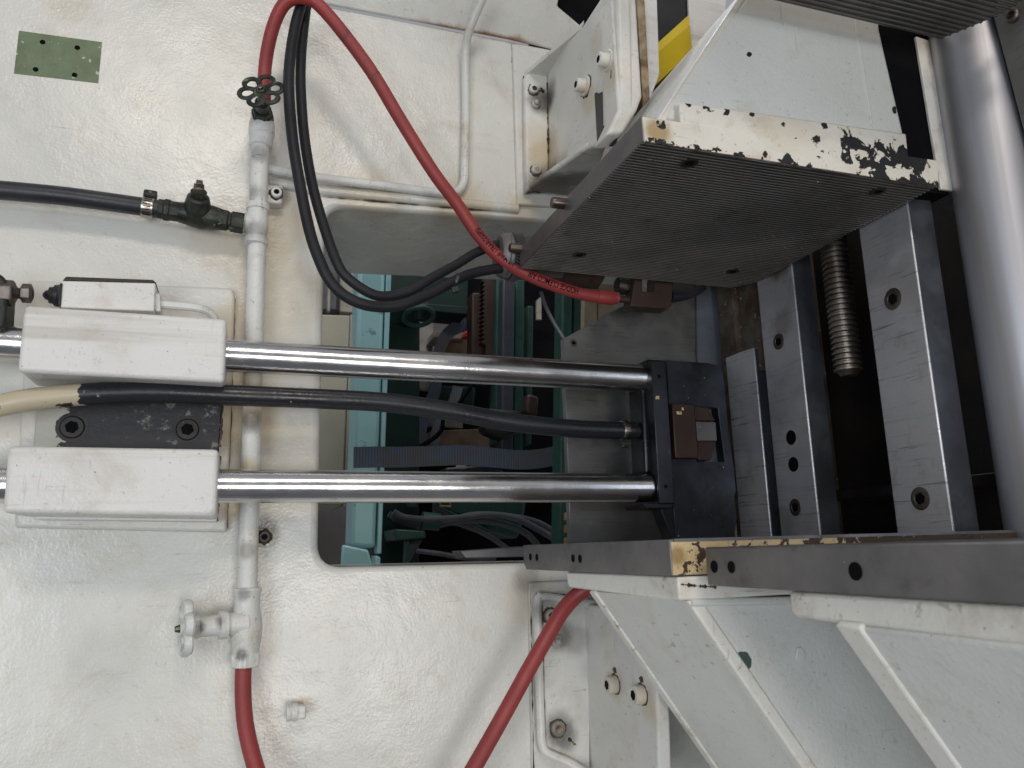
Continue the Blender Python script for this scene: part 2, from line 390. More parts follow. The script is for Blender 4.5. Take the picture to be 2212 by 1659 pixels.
cs_ = t.noise(1.0, 4, .6, vec=t.scale((70, 70, 1.5)))
t.out(t.mix(t.ramp(cs_, .35, .7), (0.46, 0.46, 0.50), (0.40, 0.39, 0.40)), t.ramp(cs_, .3, .7, .46, .54), .8, t.bump(t.noise(420, 3), .04, .0006), .5)
metal('plate_steel', (0.235, 0.23, 0.22), (0.18, 0.176, 0.17), rough=.38, met=.7, str_sc=(20, 20, 320), grain=420, bumpk=.18, dirt=.15)
metal('blade_steel', (0.19, 0.215, 0.255), (0.15, 0.17, 0.20), rough=.42, met=.5, grain=150, bumpk=.1, dirt=.35)
metal('dark_steel', (0.030, 0.030, 0.034), (0.045, 0.046, 0.054), rough=.36, grain=140, bumpk=.15, dirt=.4, met=.85, fleck=.80, patch=12)
metal('gunmetal', (0.20, 0.19, 0.19), (0.155, 0.148, 0.15), rough=.48, grain=110, bumpk=.16, dirt=.3, met=.7, fleck=.80, patch=16)
metal('side_shade_steel', (0.15, 0.165, 0.195), (0.10, 0.11, 0.125), rough=.42, grain=200, bumpk=.1, dirt=.5, met=.8, patch=9)  # darker than the rail steel, shade put into the colour
metal('rib_steel', (0.14, 0.132, 0.122), (0.10, 0.095, 0.088), rough=.5, grain=120, bumpk=.2, dirt=.5, met=.7, fleck=.79)
metal('screw_steel', (0.20, 0.17, 0.15), (0.12, 0.095, 0.08), rough=.42, grain=150, bumpk=.2, dirt=.4)
metal('thread_steel', (0.42, 0.38, 0.34), (0.28, 0.23, 0.19), rough=.36, grain=200, bumpk=.15, dirt=.5, dirtcol=(0.05, 0.025, 0.012))
metal('tint_steel', (0.060, 0.066, 0.082), (0.032, 0.033, 0.038), rough=.4, grain=140, bumpk=.2, dirt=.6, met=.85, fleck=.79, patch=14)
metal('brown_steel', (0.070, 0.043, 0.034), (0.045, 0.026, 0.020), rough=.5, grain=140, bumpk=.2, dirt=.3, met=.5)
metal('clamp_band', (0.42, 0.38, 0.33), (0.30, 0.26, 0.22), rough=.35, grain=180, bumpk=.15, dirt=.5)
plain('rubber', (0.016, 0.017, 0.022), (0.028, 0.029, 0.036), rough=.36, sc=20, bumpk=.25, speck=(150, .74, (0.30, 0.28, 0.22)))
plain('cable_rubber', (0.012, 0.012, 0.015), (0.018, 0.018, 0.022), rough=.5, sc=20, bumpk=.3, grain=260, spec=.3)
plain('red_rubber', (0.32, 0.042, 0.038), (0.25, 0.038, 0.036), rough=.5, sc=18, bumpk=.3, grain=320, speck=(34, .66, (0.09, 0.03, 0.03), .6))
plain('print_ink', (0.015, 0.004, 0.004), rough=.7, spec=.1)
plain('black_iron', (0.018, 0.019, 0.018), (0.055, 0.06, 0.045), rough=.45, met=.4, sc=60, bumpk=.4, speck=(110, .62, (0.16, 0.19, 0.12)))
plain('black_plastic', (0.014, 0.014, 0.016), (0.022, 0.022, 0.024), rough=.4)
plain('oily_black', (0.010, 0.009, 0.009), (0.022, 0.014, 0.010), rough=.45, sc=12, bumpk=.5, grain=60, speck=(210, .74, (0.25, 0.22, 0.18)))
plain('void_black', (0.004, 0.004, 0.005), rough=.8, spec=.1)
plain('grime', (0.045, 0.032, 0.022), (0.12, 0.09, 0.06), rough=.75, sc=90, bumpk=.8, spec=.2)  # also colours the drawn shadow under the branch tube
plain('crud', (0.045, 0.022, 0.012), (0.10, 0.09, 0.07), rough=.6, sc=26, bumpk=1.0, grain=130, speck=(120, .66, (0.30, 0.26, 0.17)))
t = NT('worn_black')                              # black plate, paint rubbed off in a band
k = t.ramp(t.math('ADD', t.noise(60, 6, .75), t.math('MULTIPLY', t.noise(9, 2), .5)), .78, .86)
c_ = t.mix(t.math('MULTIPLY', k, .8), (0.012, 0.012, 0.016), (0.20, 0.21, 0.17))
e_ = t.math('ADD', t.spot(wp(78, 925, .965), .008, .05), t.math('MULTIPLY', t.math('SUBTRACT', t.noise(45, 4, .6), .5), 2.0))
c_ = t.mix(t.ramp(e_, .52, .56), c_, (0.45, 0.44, 0.38))
t.out(c_, .48, 0.0, t.bump(t.noise(200, 4), .3, .001), .5)
t = NT('painted_hose')                            # black hose whose far end got overpainted cream
x_ = t.math('ADD', t.sep()[0], t.math('MULTIPLY', t.math('SUBTRACT', t.noise(30, 5, .6), .5), .10))
k = t.ramp(x_, W(195, 850, .93).x, W(200, 850, .93).x, 1, 0)
wear = t.ramp(t.noise(55, 5, .65), .60, .63)
k = t.math('MULTIPLY', k, t.math('SUBTRACT', 1.0, wear))
s_ = t.math('MULTIPLY', t.ramp(t.noise(120, 3), .73, .75), .7)
c_ = t.mix(s_, (0.015, 0.016, 0.020), (0.45, 0.40, 0.28))
c_ = t.mix(k, c_, (0.50, 0.43, 0.30))
t.out(c_, t.ramp(t.noise(18), .3, .7, .22, .42), 0.0, t.bump(t.math('ADD', t.noise(230, 4), k), .3, .001), .5)
t = NT('teal_paint')
c_ = t.mix(t.ramp(t.noise(6, 3), .35, .7), (0.42, 0.72, 0.75), (0.37, 0.66, 0.69))
c_ = t.mix(t.math('MULTIPLY', t.ramp(t.noise(30, 4, .6), .63, .70), .6), c_, (0.06, 0.13, 0.12))
t.out(c_, .4, 0.0, t.bump(t.noise(90, 3), .15, .001), .5)
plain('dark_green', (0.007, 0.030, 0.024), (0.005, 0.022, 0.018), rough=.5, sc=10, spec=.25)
plain('mid_green', (0.030, 0.085, 0.066), (0.018, 0.055, 0.044), rough=.45, spec=.3, sc=12, speck=(70, .66, (0.02, 0.04, 0.035)))
plain('bare_green', (0.150, 0.195, 0.110), (0.115, 0.152, 0.085), rough=.5, sc=40, bumpk=.7, grain=210, speck=(70, .63, (0.52, 0.53, 0.48)))
plain('grey_bar', (0.05, 0.055, 0.07), (0.04, 0.042, 0.055), rough=.45)
plain('grey_cable', (0.07, 0.07, 0.08), (0.10, 0.10, 0.11), rough=.45)
plain('red_part', (0.55, 0.02, 0.02), rough=.4)
plain('yellow_sheet', (0.72, 0.52, 0.02), (0.62, 0.43, 0.02), rough=.4, sc=14, speck=(60, .70, (0.25, 0.18, 0.02)))
plain('rust_strip', (0.10, 0.045, 0.018), (0.40, 0.32, 0.20), rough=.7, sc=40, bumpk=.8)
plain('concrete', (0.17, 0.155, 0.145), (0.14, 0.13, 0.12), rough=.8, sc=6)
plain('cardboard', (0.20, 0.13, 0.085), rough=.8); plain('pale_card', (0.40, 0.37, 0.33), rough=.8)
plain('timber', (0.30, 0.24, 0.17), (0.22, 0.17, 0.115), rough=.7, sc=20)
plain('brass', (0.42, 0.25, 0.12), rough=.4, met=.6)
t = NT('strap_web')
c_ = t.mix(t.ramp(t.noise(16, 5, .7), .40, .62), (0.115, 0.14, 0.20), (0.13, 0.125, 0.125))
wv = t.n('ShaderNodeTexWave'); wv.inputs['Scale'].default_value = 55; t.l(t.pos, wv.inputs[0])
t.out(t.mix(t.math('MULTIPLY', wv.outputs['Fac'], .35), c_, (0.015, 0.02, 0.04)), .75, 0.0, t.bump(wv.outputs['Fac'], .4, .002), .3)
t = NT('worn_panel_cloth')
c_ = t.mix(t.ramp(t.noise(14, 4, .6, dist=1.5), .47, .53), (0.08, 0.20, 0.16), (0.30, 0.27, 0.24)); t.out(c_, .8, 0.0)

# ------------------------------------------------------------------ small shared builders
def socket_bolt(parent, p, axis, r, h, mat='screw_steel', hexmat='void_black', name='bolt', washer=0, wmat=None, grime=0):
    """cap screw: head with a dark hexagon plug, the socket shade put into its colour"""
    p = V(p); ax = V(axis).normalized(); m = MB()
    m.lathe(p - ax * .001, ax, [(0, r), (h + .001 - r * .12, r), (h + .001, r * .88), (h + .001, r * .56)], 20)
    o = ob(name, m, mat, parent)
    if grime:
        g = MB(); rg = random.Random(int(p.x * 1e5)); n_ = 22; u = ax.orthogonal().normalized(); v_ = ax.cross(u); pts = []
        for k in range(n_):
            a = 2 * math.pi * k / n_; rr = max(r, washer) * grime * (1 + rg.uniform(-.10, .16)); pts.append(p + (u * math.cos(a) + v_ * math.sin(a)) * rr - ax * .0003)
        g.prism(pts, ax * .0006); ob('grime_ring', g, 'grime', o)
    q = MB(); q.lathe(p + ax * (h - .45 * h), ax, [(0, r * .50), (.455 * h, r * .565)], 6, False); ob('hex_socket_plug', q, hexmat, o)
    if washer:
        z = MB(); z.lathe(p - ax * .0008, ax, [(0, washer), (h * .22, washer), (h * .28, washer * .93), (h * .28, r)], 20); ob('washer', z, wmat or mat, o)
    return o
def flush_screw(parent, p, axis, r, mat='screw_steel', name='screw'):
    p = V(p); ax = V(axis).normalized(); m = MB()
    m.lathe(p - ax * .001, ax, [(0, r), (.0014, r), (.0018, r * .93), (.0018, r * .60), (.0014, r * .56)], 20)
    o = ob(name, m, mat, parent)
    q = MB(); q.lathe(p - ax * .001, ax, [(0, r * .5), (.0020, r * .52)], 6, False); ob('hex_socket_plug', q, 'void_black', o)  # dark hexagon plug in place of a shaded socket
    return o
def hole(parent, p, axis, r, name='bolt_hole_disc'):  # black disc, the dark inside of the hole put into its colour
    p = V(p); ax = V(axis).normalized(); m = MB(); m.lathe(p - ax * .004, ax, [(0, r), (.0045, r)], 18)
    return ob(name, m, 'void_black', parent)
def hexnut(parent, p, axis, r, h, mat, name='nut', stud=0):
    p = V(p); ax = V(axis).normalized(); m = MB(); m.lathe(p - ax * .0005, ax, [(0, r), (h * .85, r), (h, r * .86)], 6, False)
    o = ob(name, m, mat, parent)
    if stud: s = MB(); s.lathe(p, ax, [(0, stud), (h * 1.45, stud), (h * 1.7, stud * .6)], 14); ob('stud', s, mat, o)
    return o
NX, NY, NZ = V((-1, 0, 0)), V((0, -1, 0)), V((0, 0, -1))
PX, PY, PZ = V((1, 0, 0)), V((0, 1, 0)), V((0, 0, 1))
# ================================================================== MACHINE FRAME (white casting)
frame = thing('machine_casting', 'large white painted cast machine frame with a rectangular opening', 'machine frame', (0.3, YW, .1))
L0, L1_ = -1.6, 2.2
hole_c = [W(703, 443, YW), W(1575, 505, YW), W(1600, 1206, YW), W(686, 1226, YW)]
outer = [V((L0, YW, .1)), V((L1_, YW, .1)), V((L1_, YW, ZC)), V((L0, YW, ZC))]
ins = rrect(hole_c, [.03, .02, .02, .03], 7)
ob('casting', plate_holes(outer, [ins], (0, .27, 0)), 'wall_paint', frame, bevel=.009, seg=3)
# overhanging upper part of the casting, leaning out above the crease
n_ov = V((0, -.80, -.60)).normalized(); p_ov = V((0, YW, ZC))
po = [hit(x, y, p_ov, n_ov) for x, y in ((-700, -290), (0, -141), (700, 2.5), (1107, 92), (1270, 126), (1300, 95), (1254, 55), (1204, 13), (1235, -120), (-700, -700))]
po[0].y = po[1].y = po[2].y = po[3].y = YW; po[0].z = po[1].z = po[2].z = po[3].z = ZC
ob('overhang', MB().prism(po, -n_ov * .05), 'wall_paint', frame, bevel=.003)
ob('cavity_shade_plate', MB().pbox([(1150, -60), (1400, -60), (1400, 130), (1150, 110)], 1.012, 1.03), 'void_black', frame)  # black plate, the unlit hollow beyond the overhang put into its colour
def pad(name, px, Y0, bev=.004, mat='wall_paint'): return ob(name, MB().pbox(px, Y0, YW + .01), mat, frame, bevel=bev, seg=3)
pad('raised_pad', [(60, 604), (503, 621), (508, 640), (490, 1150), (30, 1140)], .988)
pad('raised_pad', [(1108, 100), (1320, 140), (1320, 452), (1118, 441)], .992, .003)
pad('raised_pad', [(1143, 1258), (1330, 1250), (1330, 1720), (1152, 1720)], .992, .003)
# step of the casting under the branch pipe
ob('ledge', MB().tube([W(583, 392, .999), W(700, 412, .999), W(1000, 440, .999), W(1118, 452, .999)], .007, 12, 5), 'wall_paint', frame)
patch = ob('bare_patch', MB().pbox([(41, 66), (220, 91), (212, 179), (30, 158)], .9992, 1.002), 'bare_green', frame, label='bare green rectangle with four small screw holes where a plate was removed')
for x, y in ((92, 91), (167, 103), (77, 150), (161, 162)):
    q = MB(); q.lathe(W(x, y, .9991) + PY * .001, NY, [(0, rad(5, 1)), (.0013, rad(5, 1))], 12); ob('screw_hole_disc', q, 'void_black', patch)  # flat black discs carry the dark of the small holes
# ------------------------------------------------------------------ plug fitting on the frame
plug = thing('pipe_plug', 'small square painted plug fitting low on the frame right of the red hose', 'plug', W(640, 1560, .99))
ob('collar', MB().lathe(W(619, 1540, .982), PX, [(0, .0095), (.004, .0095), (.0055, .0085), (.007, .0095), (.012, .0095)], 16), 'pipe_paint', plug)
ob('square_head', MB().box(W(633, 1556, .975), W(662, 1524, .975) + V((0, .016, 0))), 'pipe_paint', plug, bevel=.002)

# ================================================================== PIPEWORK
pipe = thing('coolant_pipe', 'white painted vertical pipe with tee and collars on the frame', 'pipe', W(535, 1270, .97))
PYY = .972; PR = .0112
ob('pipe_tube', MB().tube([W(565, 250, PYY), W(556, 500, PYY), W(545, 870, PYY), W(534, 1275, PYY)], PR, 18, 4), 'pipe_paint', pipe)
def ring(parent, px, py, px2, py2, r, mat='pipe_paint', name='collar', Y=PYY, n=20):
    a, b = W(px, py, Y), W(px2, py2, Y); d = (b - a); L = d.length
    return ob(name, MB().lathe(a, d, [(0, r * .86), (L * .12, r), (L * .88, r), (L, r * .86)], n), mat, parent)
for a in ((564, 300, 563, 318), (558, 440, 557, 456), (553, 512, 552, 530)): ring(pipe, *a, .0142)
ob('tee_body', MB().lathe(W(557, 452, PYY), W(553, 520, PYY) - W(557, 452, PYY), [(0, .0125), (.006, .0125), (.014, .0138), (.028, .0138), (.036, .0125), (.04, .0125)], 20), 'pipe_paint', pipe)
ob('tee_branch', MB().lathe(W(555, 486, PYY), W(515, 481, PYY) - W(555, 486, PYY), [(0, .0125), (.014, .0118), (.019, .0118), (.019, .0150), (.0235, .0150), (.0245, .0135)], 20), 'pipe_paint', pipe)
for k, (x, y, mt) in enumerate(((597, 418, 'pipe_paint'), (571, 1160, 'oily_black'))):
    lug = ob('lug', MB().pbox([(x - 22, y - 19), (x + 14, y - 18), (x + 13, y + 21), (x - 24, y + 20)], .982, 1.0), 'pipe_paint', pipe, bevel=.002)
    socket_bolt(lug, W(x, y, .982), NY, rad(11, .98), .006, 'pipe_paint' if k == 0 else 'oily_black', 'void_black', grime=1.3)
# branch tube running round the raised field
br = thing('branch_tube', 'thin white painted tube bent around the upper panel behind the black cables', 'tube', W(800, 400, .99))
ob('tube_run', MB().tube([W(575, 366, .982), W(620, 372, .984), W(700, 386, .986), W(850, 404, .988), W(955, 418, .989), W(985, 415, .989), W(1001, 395, .989), W(1004, 360, .989), W(1006, 240, .989), W(1005, 150, .987), W(1006, 105, .980), W(1014, 65, .962), W(1030, 25, .945), W(1052, -25, .922)], .0062, 12, 5), 'pipe_paint', br)
# ------------------------------------------------------------------ upper valve with flower wheel
uv = thing('gate_valve', 'valve with black six petal flower handwheel at the top of the pipe', 'valve', W(565, 290, .96))
ob('valve_body', MB().lathe(W(564, 312, PYY), W(568, 225, PYY) - W(564, 312, PYY), [(0, .0135), (.010, .0150), (.016, .0165), (.028, .0158), (.036, .0142), (.046, .0120)], 18), 'pipe_paint', uv)
bc = W(567, 248, .962); wc = W(564, 196, .905); axv = (wc - bc).normalized()
ob('bonnet', MB().lathe(bc - axv * .006, axv, [(0, .0150), (.010, .0145), (.011, .0125), (.019, .0125)], 6, False), 'black_iron', uv, bevel=.001)
ob('stem', MB().lathe(bc, axv, [(0, .0085), (.03, .0085), (.032, .005), ((wc - bc).length + .004, .005)], 14), 'black_iron', uv)
def flower(parent, c, ax, R0, mat, thick, phase=0.0, big=1.0):
    ax = V(ax).normalized(); u = PX - ax * PX.dot(ax); u.normalize(); t_ = ax.cross(u)
    wh = MB()
    wh.lathe(c - ax * thick * 1.3, ax, [(0, R0 * .20), (thick * 1.2, R0 * .25), (thick * 2.2, R0 * .22), (thick * 2.6, R0 * .14)], 16)
    o = ob('handwheel', wh, mat, parent)
    for k in range(6):
        a = phase + k * math.pi / 3; d = u * math.cos(a) + t_ * math.sin(a); e = ax.cross(d)
        pts = []
        for s in range(14):
            b = 2 * math.pi * s / 14
            pts.append(c + d * (R0 * (.60 + .36 * math.cos(b))) + e * (R0 * .315 * math.sin(b) * (1.0 + .15 * math.cos(b))))
        ob('petal', MB().tube(pts, thick * .62, 8, 2, True, ry=thick * 1.0), mat, o)
    n_ = MB(); n_.lathe(c + ax * thick * 1.2, ax, [(0, R0 * .12), (thick * .8, R0 * .12), (thick * 1.1, R0 * .09)], 10); ob('cap_nut', n_, 'screw_steel', o)
    return o
flower(uv, wc, (-.22, -.88, .28), .0268, 'black_iron', .0032, math.radians(12))
# ------------------------------------------------------------------ lower valve
lv = thing('gate_valve', 'white painted valve with its handwheel edge on at the lower end of the pipe', 'valve', W(530, 1440, .96))
a, b = W(535, 1270, PYY), W(529, 1440, PYY)
ob('valve_body', MB().lathe(a, b - a, [(0, .0150), (.003, .0158), (.007, .0142), (.020, .0140), (.030, .0158), (.046, .0178), (.060, .0160), (.068, .0148), (.075, .0155), (.085, .0152)], 20), 'pipe_paint', lv)
ob('hex_nut', MB().lathe(W(530, 1410, PYY), b - a, [(0, .0172), (.014, .0172), (.0155, .0150)], 6, False), 'pipe_paint', lv, bevel=.001)
s0, s1 = W(532, 1345, .968), W(402, 1357, .955); dv = (s1 - s0).normalized()
ob('neck', MB().lathe(s0, dv, [(0, .0150), (.014, .0125), (.020, .0120), (.021, .0155), (.029, .0155), (.030, .0115), (.050, .0108), (.051, .0125), (.057, .0122), (.058, .007)], 18), 'pipe_paint', lv)
ob('stem', MB().lathe(s0 + dv * .05, dv, [(0, .0062), ((s1 - s0).length - .05, .0062), ((s1 - s0).length - .042, .0040)], 12), 'black_iron', lv)
flower(lv, s1, tuple(dv), .0300, 'pipe_paint', .0050, math.radians(20))
# ------------------------------------------------------------------ side fitting and upper hose
el = thing('elbow_fitting', 'dark brass check fitting with square topped plug joining hose and white pipe', 'fitting', W(420, 500, .97))
fa, fb = W(335, 449, .968), W(520, 482, .968); fd = (fb - fa).normalized(); FL = (fb - fa).length
def P(t): return fa + (fb - fa) * t
ob('tail_nut', MB().lathe(P(.04), fd, [(0, .0125), (.006, .0125), (.007, .0140), (.012, .0140), (.013, .0130), (.024, .0125)], 8, False), 'black_iron', el, bevel=.0006)
ob('body', MB().lathe(P(.27), fd, [(0, .0120), (.012, .0145), (.026, .0165), (.040, .0150), (.052, .0125)], 20), 'black_iron', el)
b0 = P(.48); bd = (W(430, 408, .935) - b0).normalized()
ob('side_boss', MB().lathe(b0, bd, [(0, .0165), (.014, .0155), (.026, .0128), (.028, .0095), (.034, .0095)], 18), 'black_iron', el)
ob('square_plug', MB().lathe(b0 + bd * .033, bd, [(0, .0088), (.009, .0082), (.0095, .0055), (.016, .0050)], 4, False), 'screw_steel', el, bevel=.0006)
ob('union_nut', MB().lathe(P(.68), fd, [(0, .0135), (.016, .0135), (.017, .0118), (.020, .0118), (.021, .0138), (.035, .0138)], 8, False), 'black_iron', el, bevel=.0006)
h1 = thing('rubber_hose', 'black rubber hose entering from the left edge above the guide blocks', 'hose', W(150, 440, .968))
ob('hose_tube', MB().tube([W(-260, 402, .968), W(-100, 404, .968), W(0, 411, .968), W(133, 423, .968), W(233, 436, .968), W(345, 452, .968)], .0110, 18, 5), 'rubber', h1)
def worm_clamp(parent, c, d, r, wd, up, mat='clamp_band'):
    d = V(d).normalized(); up = (V(up) - d * V(up).dot(d)).normalized()
    o = ob('hose_clamp', MB().lathe(c - d * wd / 2, d, [(0, r), (0, r + .0012), (wd * .1, r + .0016), (wd * .9, r + .0016), (wd, r + .0012), (wd, r)], 24), mat, parent)
    e = d.cross(up)
    for k in range(9):                       # worm slots
        a = math.radians(-65 + k * 16); q = c + (NY * math.cos(a) - up * math.sin(a)) * (r + .0017)
        tdir = (up * math.cos(a) + NY * math.sin(a))
        s = MB(); s.prism([q - d * wd * .32 - tdir * .0004, q + d * wd * .32 - tdir * .0004, q + d * wd * .32 + tdir * .0004, q - d * wd * .32 + tdir * .0004], (NY * math.cos(a) - up * math.sin(a)) * .0003)
        ob('slot', s, 'void_black', o)
    s = MB(); s.lathe(c + up * (r + .006) - d * wd * .55, d, [(0, .0052), (wd * .25, .0058), (wd * 1.05, .0058), (wd * 1.1, .0048)], 12); ob('clamp_screw', s, 'black_iron', o)
    s = MB(); s.lathe(c + up * r, up, [(0, .0045), (.006, .0055)], 8); ob('screw_saddle', s, 'black_iron', o)
    return o
worm_clamp(h1, W(320, 449, .968), fd, .0111, .0130, PZ)

# ================================================================== RED HOSES AND CABLES
def hose_thing(name, label, cat, pts, r, mat, n=16, sub=7):
    o = thing(name, label, cat, min(pts, key=lambda p: p.z))
    ob(name.split('_')[-1] + '_tube', MB().tube(pts, r, n, sub), mat, o); return o
red1 = [W(571, 215, .962), W(571, 170, .955), W(575, 125, .945), W(585, 75, .93), W(600, 32, .915), W(617, 6, .905), W(640, -5, .90), W(666, -2, .90), W(690, 12, .90), W(737, 66, .90), W(804, 157, .905), W(870, 267, .91), W(937, 373, .92), W(987, 440, .93), W(1037, 513, .94), W(1087, 562, .945), W(1154, 600, .945), W(1237, 630, .945), W(1290, 641, .945), W(1334, 644, .945)]
RH = thing('air_hose', 'red rubber hose looping from the flower wheel valve down to the brown nozzle block', 'hose', W(1334, 660, .945))
ob('hose_tube', MB().tube(red1, .0084, 18, 8), 'red_rubber', RH)
ob('hose_end', MB().lathe(W(1290, 641, .945), W(1334, 645, .945) - W(1290, 641, .945), [(0, .0092), (.004, .0097), (.024, .0099), (.0255, .0092)], 18), 'red_rubber', RH)
ob('barb', MB().lathe(W(1325, 645, .945), W(1375, 649, .945) - W(1325, 645, .945), [(0, .0052), (.032, .0052)], 14), 'brown_steel', RH)
# printed lettering wrapped on the red hose
def hose_text(parent, body, path, r, s_start, size, a0, reverse=True, xs=.66):
    p = curve(path, 24); fr = frames(p); acc = [0.0]
    for i in range(1, len(p)): acc.append(acc[-1] + (p[i] - p[i - 1]).length)
    cu = bpy.data.curves.new('lettering', 'FONT'); cu.body = body; cu.size = size; cu.resolution_u = 3; cu.offset = size * .012
    tmp = bpy.data.objects.new('tmp_text', cu); C.objects.link(tmp)
    dg = bpy.context.evaluated_depsgraph_get(); me = bpy.data.meshes.new_from_object(tmp.evaluated_get(dg))
    bpy.data.objects.remove(tmp); bpy.data.curves.remove(cu)
    bm = bmesh.new(); bm.from_mesh(me)
    bmesh.ops.triangulate(bm, faces=bm.faces[:])
    bmesh.ops.subdivide_edges(bm, edges=[e for e in bm.edges if e.calc_length() > size * .25], cuts=1)
    m = MB(); vs_ = []
    for v in bm.verts:
        s = s_start - v.co.x * xs if reverse else s_start + v.co.x * xs
        i = max(0, min(len(p) - 2, next((k for k in range(len(acc)) if acc[k] >= s), len(acc) - 1) - 1))
        f = (s - acc[i]) / max(1e-9, acc[i + 1] - acc[i]); c = p[i].lerp(p[i + 1], f); t_ = fr[i][0]
        front = (CAM - c); front = (front - t_ * front.dot(t_)).normalized(); side = t_.cross(front)
        side = side if side.z > 0 else -side
        ang = a0 + (-1 if reverse else 1) * (v.co.y - size * .35) / r
        vs_.append(c + (front * math.cos(ang) + side * math.sin(ang)) * (r + .0004))
    bm.verts.index_update(); m.add(vs_, [[v.index for v in f.verts] for f in bm.faces])
    bm.free(); bpy.data.meshes.remove(me)
    return ob('lettering', m, 'print_ink', parent, fix=False)
_p = curve(red1, 24)
def s_at(px):
    best = None; acc = 0.0; tgt = W(px, 0, .945).x; s = 0
    for i in range(1, len(_p)):
        acc += (_p[i] - _p[i - 1]).length
        if i > len(_p) * .5:
            q = _p[i] - CAM; cz = sum(R[2][k] * q[k] for k in range(3)); cx = sum(R[0][k] * q[k] for k in range(3))
            if 1106 + F * cx / cz <= px: s = acc
    return s
hose_text(RH, 'HODGE CLEMCO AIR', red1, .0084, s_at(1247), .0118, .28)
hose_text(RH, '1/2 MWP 17BAR/250PSI', red1, .0084, s_at(1108), .0108, .45)
hose_thing('air_hose', 'red rubber hose hanging straight down from the lower white valve', 'hose', [W(527, 1425, .970), W(525, 1470, .969), W(526, 1520, .967), W(531, 1570, .962), W(543, 1625, .955), W(560, 1680, .945), W(590, 1760, .93)], .0089, 'red_rubber')
hose_thing('air_hose', 'red rubber hose running from under the lower jaw support to the bottom edge', 'hose', [W(1330, 1248, .86), W(1290, 1262, .87), W(1250, 1283, .88), W(1215, 1320, .895), W(1185, 1370, .905), W(1140, 1450, .915), W(1085, 1550, .92), W(1020, 1665, .92), W(960, 1770, .92)], .0092, 'red_rubber')
cab1 = [W(664, -40, .92), W(653, 0, .915), W(637, 60, .91), W(626, 133, .905), W(624, 200, .90), W(632, 300, .90), W(648, 400, .90), W(669, 500, .905), W(690, 562, .905), W(712, 606, .905), W(742, 637, .905), W(784, 657, .905), W(829, 663, .91), W(873, 657, .915), W(930, 634, .925), W(985, 605, .935), W(1030, 588, .945), W(1090, 578, .955)]
cab2 = [W(672, -40, .93), W(664, 0, .928), W(655, 70, .925), W(650, 133, .92), W(650, 200, .918), W(658, 300, .918), W(675, 400, .918), W(700, 490, .918), W(729, 570, .918), W(754, 603, .918), W(799, 633, .918), W(836, 640, .922), W(888, 627, .928), W(933, 600, .935), W(985, 572, .945), W(1030, 545, .952), W(1090, 522, .96)]
c1 = hose_thing('power_cable', 'thick black cable forming the outer lower loop, with a cable tie', 'cable', cab1, .0068, 'cable_rubber', 14)
hose_thing('power_cable', 'thick black cable forming the inner upper loop into the knurled connector', 'cable', cab2, .0064, 'cable_rubber', 14)
tie = thing('cable_tie', 'black plastic cable tie around the outer black cable near the connector', 'cable tie', W(985, 630, .93))
tc_ = W(984, 606, .935)
tm = MB(); tp = []
for k in range(14):
    a = 2 * math.pi * k / 14; tp.append(tc_ + V((math.cos(a) * .0078 * .3, -math.sin(a) * .0088, math.cos(a) * .0088)))
ob('band', MB().tube(tp, .0010, 6, 2, True, ry=.0024), 'black_plastic', tie)
ob('lock_head', MB().pbox([(975, 620), (990, 617), (993, 628), (979, 632)], .921, .929), 'black_plastic', tie, bevel=.0007)
# ------------------------------------------------------------------ connector behind the jaw
con = thing('cable_connector', 'black round cable connector with knurled ring behind the jaw corner', 'connector', W(1105, 605, .965))
ca, cd = W(1074, 551, .962), (W(1180, 563, .962) - W(1074, 551, .962)).normalized()
ob('shell', MB().lathe(ca, cd, [(0, .020), (.001, .0262), (.006, .0302), (.014, .0318), (.016, .0318)], 32), 'gunmetal', con)
ob('trim_ring', MB().lathe(ca + cd * .009, cd, [(0, .0312), (.0012, .0322), (.0024, .0312)], 32), 'clamp_band', con)
kr = ob('knurled_ring', MB().lathe(ca + cd * .0165, cd, [(0, .0322), (.001, .0330), (.013, .0330), (.014, .0322)], 32), 'black_plastic', con)
for k in range(48):
    a = 2 * math.pi * k / 48; u = cd.orthogonal().normalized(); v_ = cd.cross(u)
    d1 = u * math.cos(a) + v_ * math.sin(a); d2 = u * math.cos(a + .16) + v_ * math.sin(a + .16)
    ob('knurl', MB().tube([ca + cd * .018 + d1 * .0330, ca + cd * .0295 + d2 * .0330], .0009, 4, 1), 'gunmetal', kr)
ob('rear_body', MB().lathe(ca + cd * .031, cd, [(0, .0305), (.01, .0305), (.0105, .0290), (.06, .0285)], 28), 'gunmetal', con)
mot = thing('brown_cylinder', 'dark brown cylindrical motor body under the ribbed jaw', 'cylinder', W(1240, 625, .96))
ob('body', MB().lathe(W(1140, 561, .966), W(1310, 585, .966) - W(1140, 561, .966), [(0, .0290), (.09, .0290), (.091, .0275), (.0935, .0275), (.0945, .0288), (.106, .0285), (.1105, .022)], 28), 'brown_steel', mot)

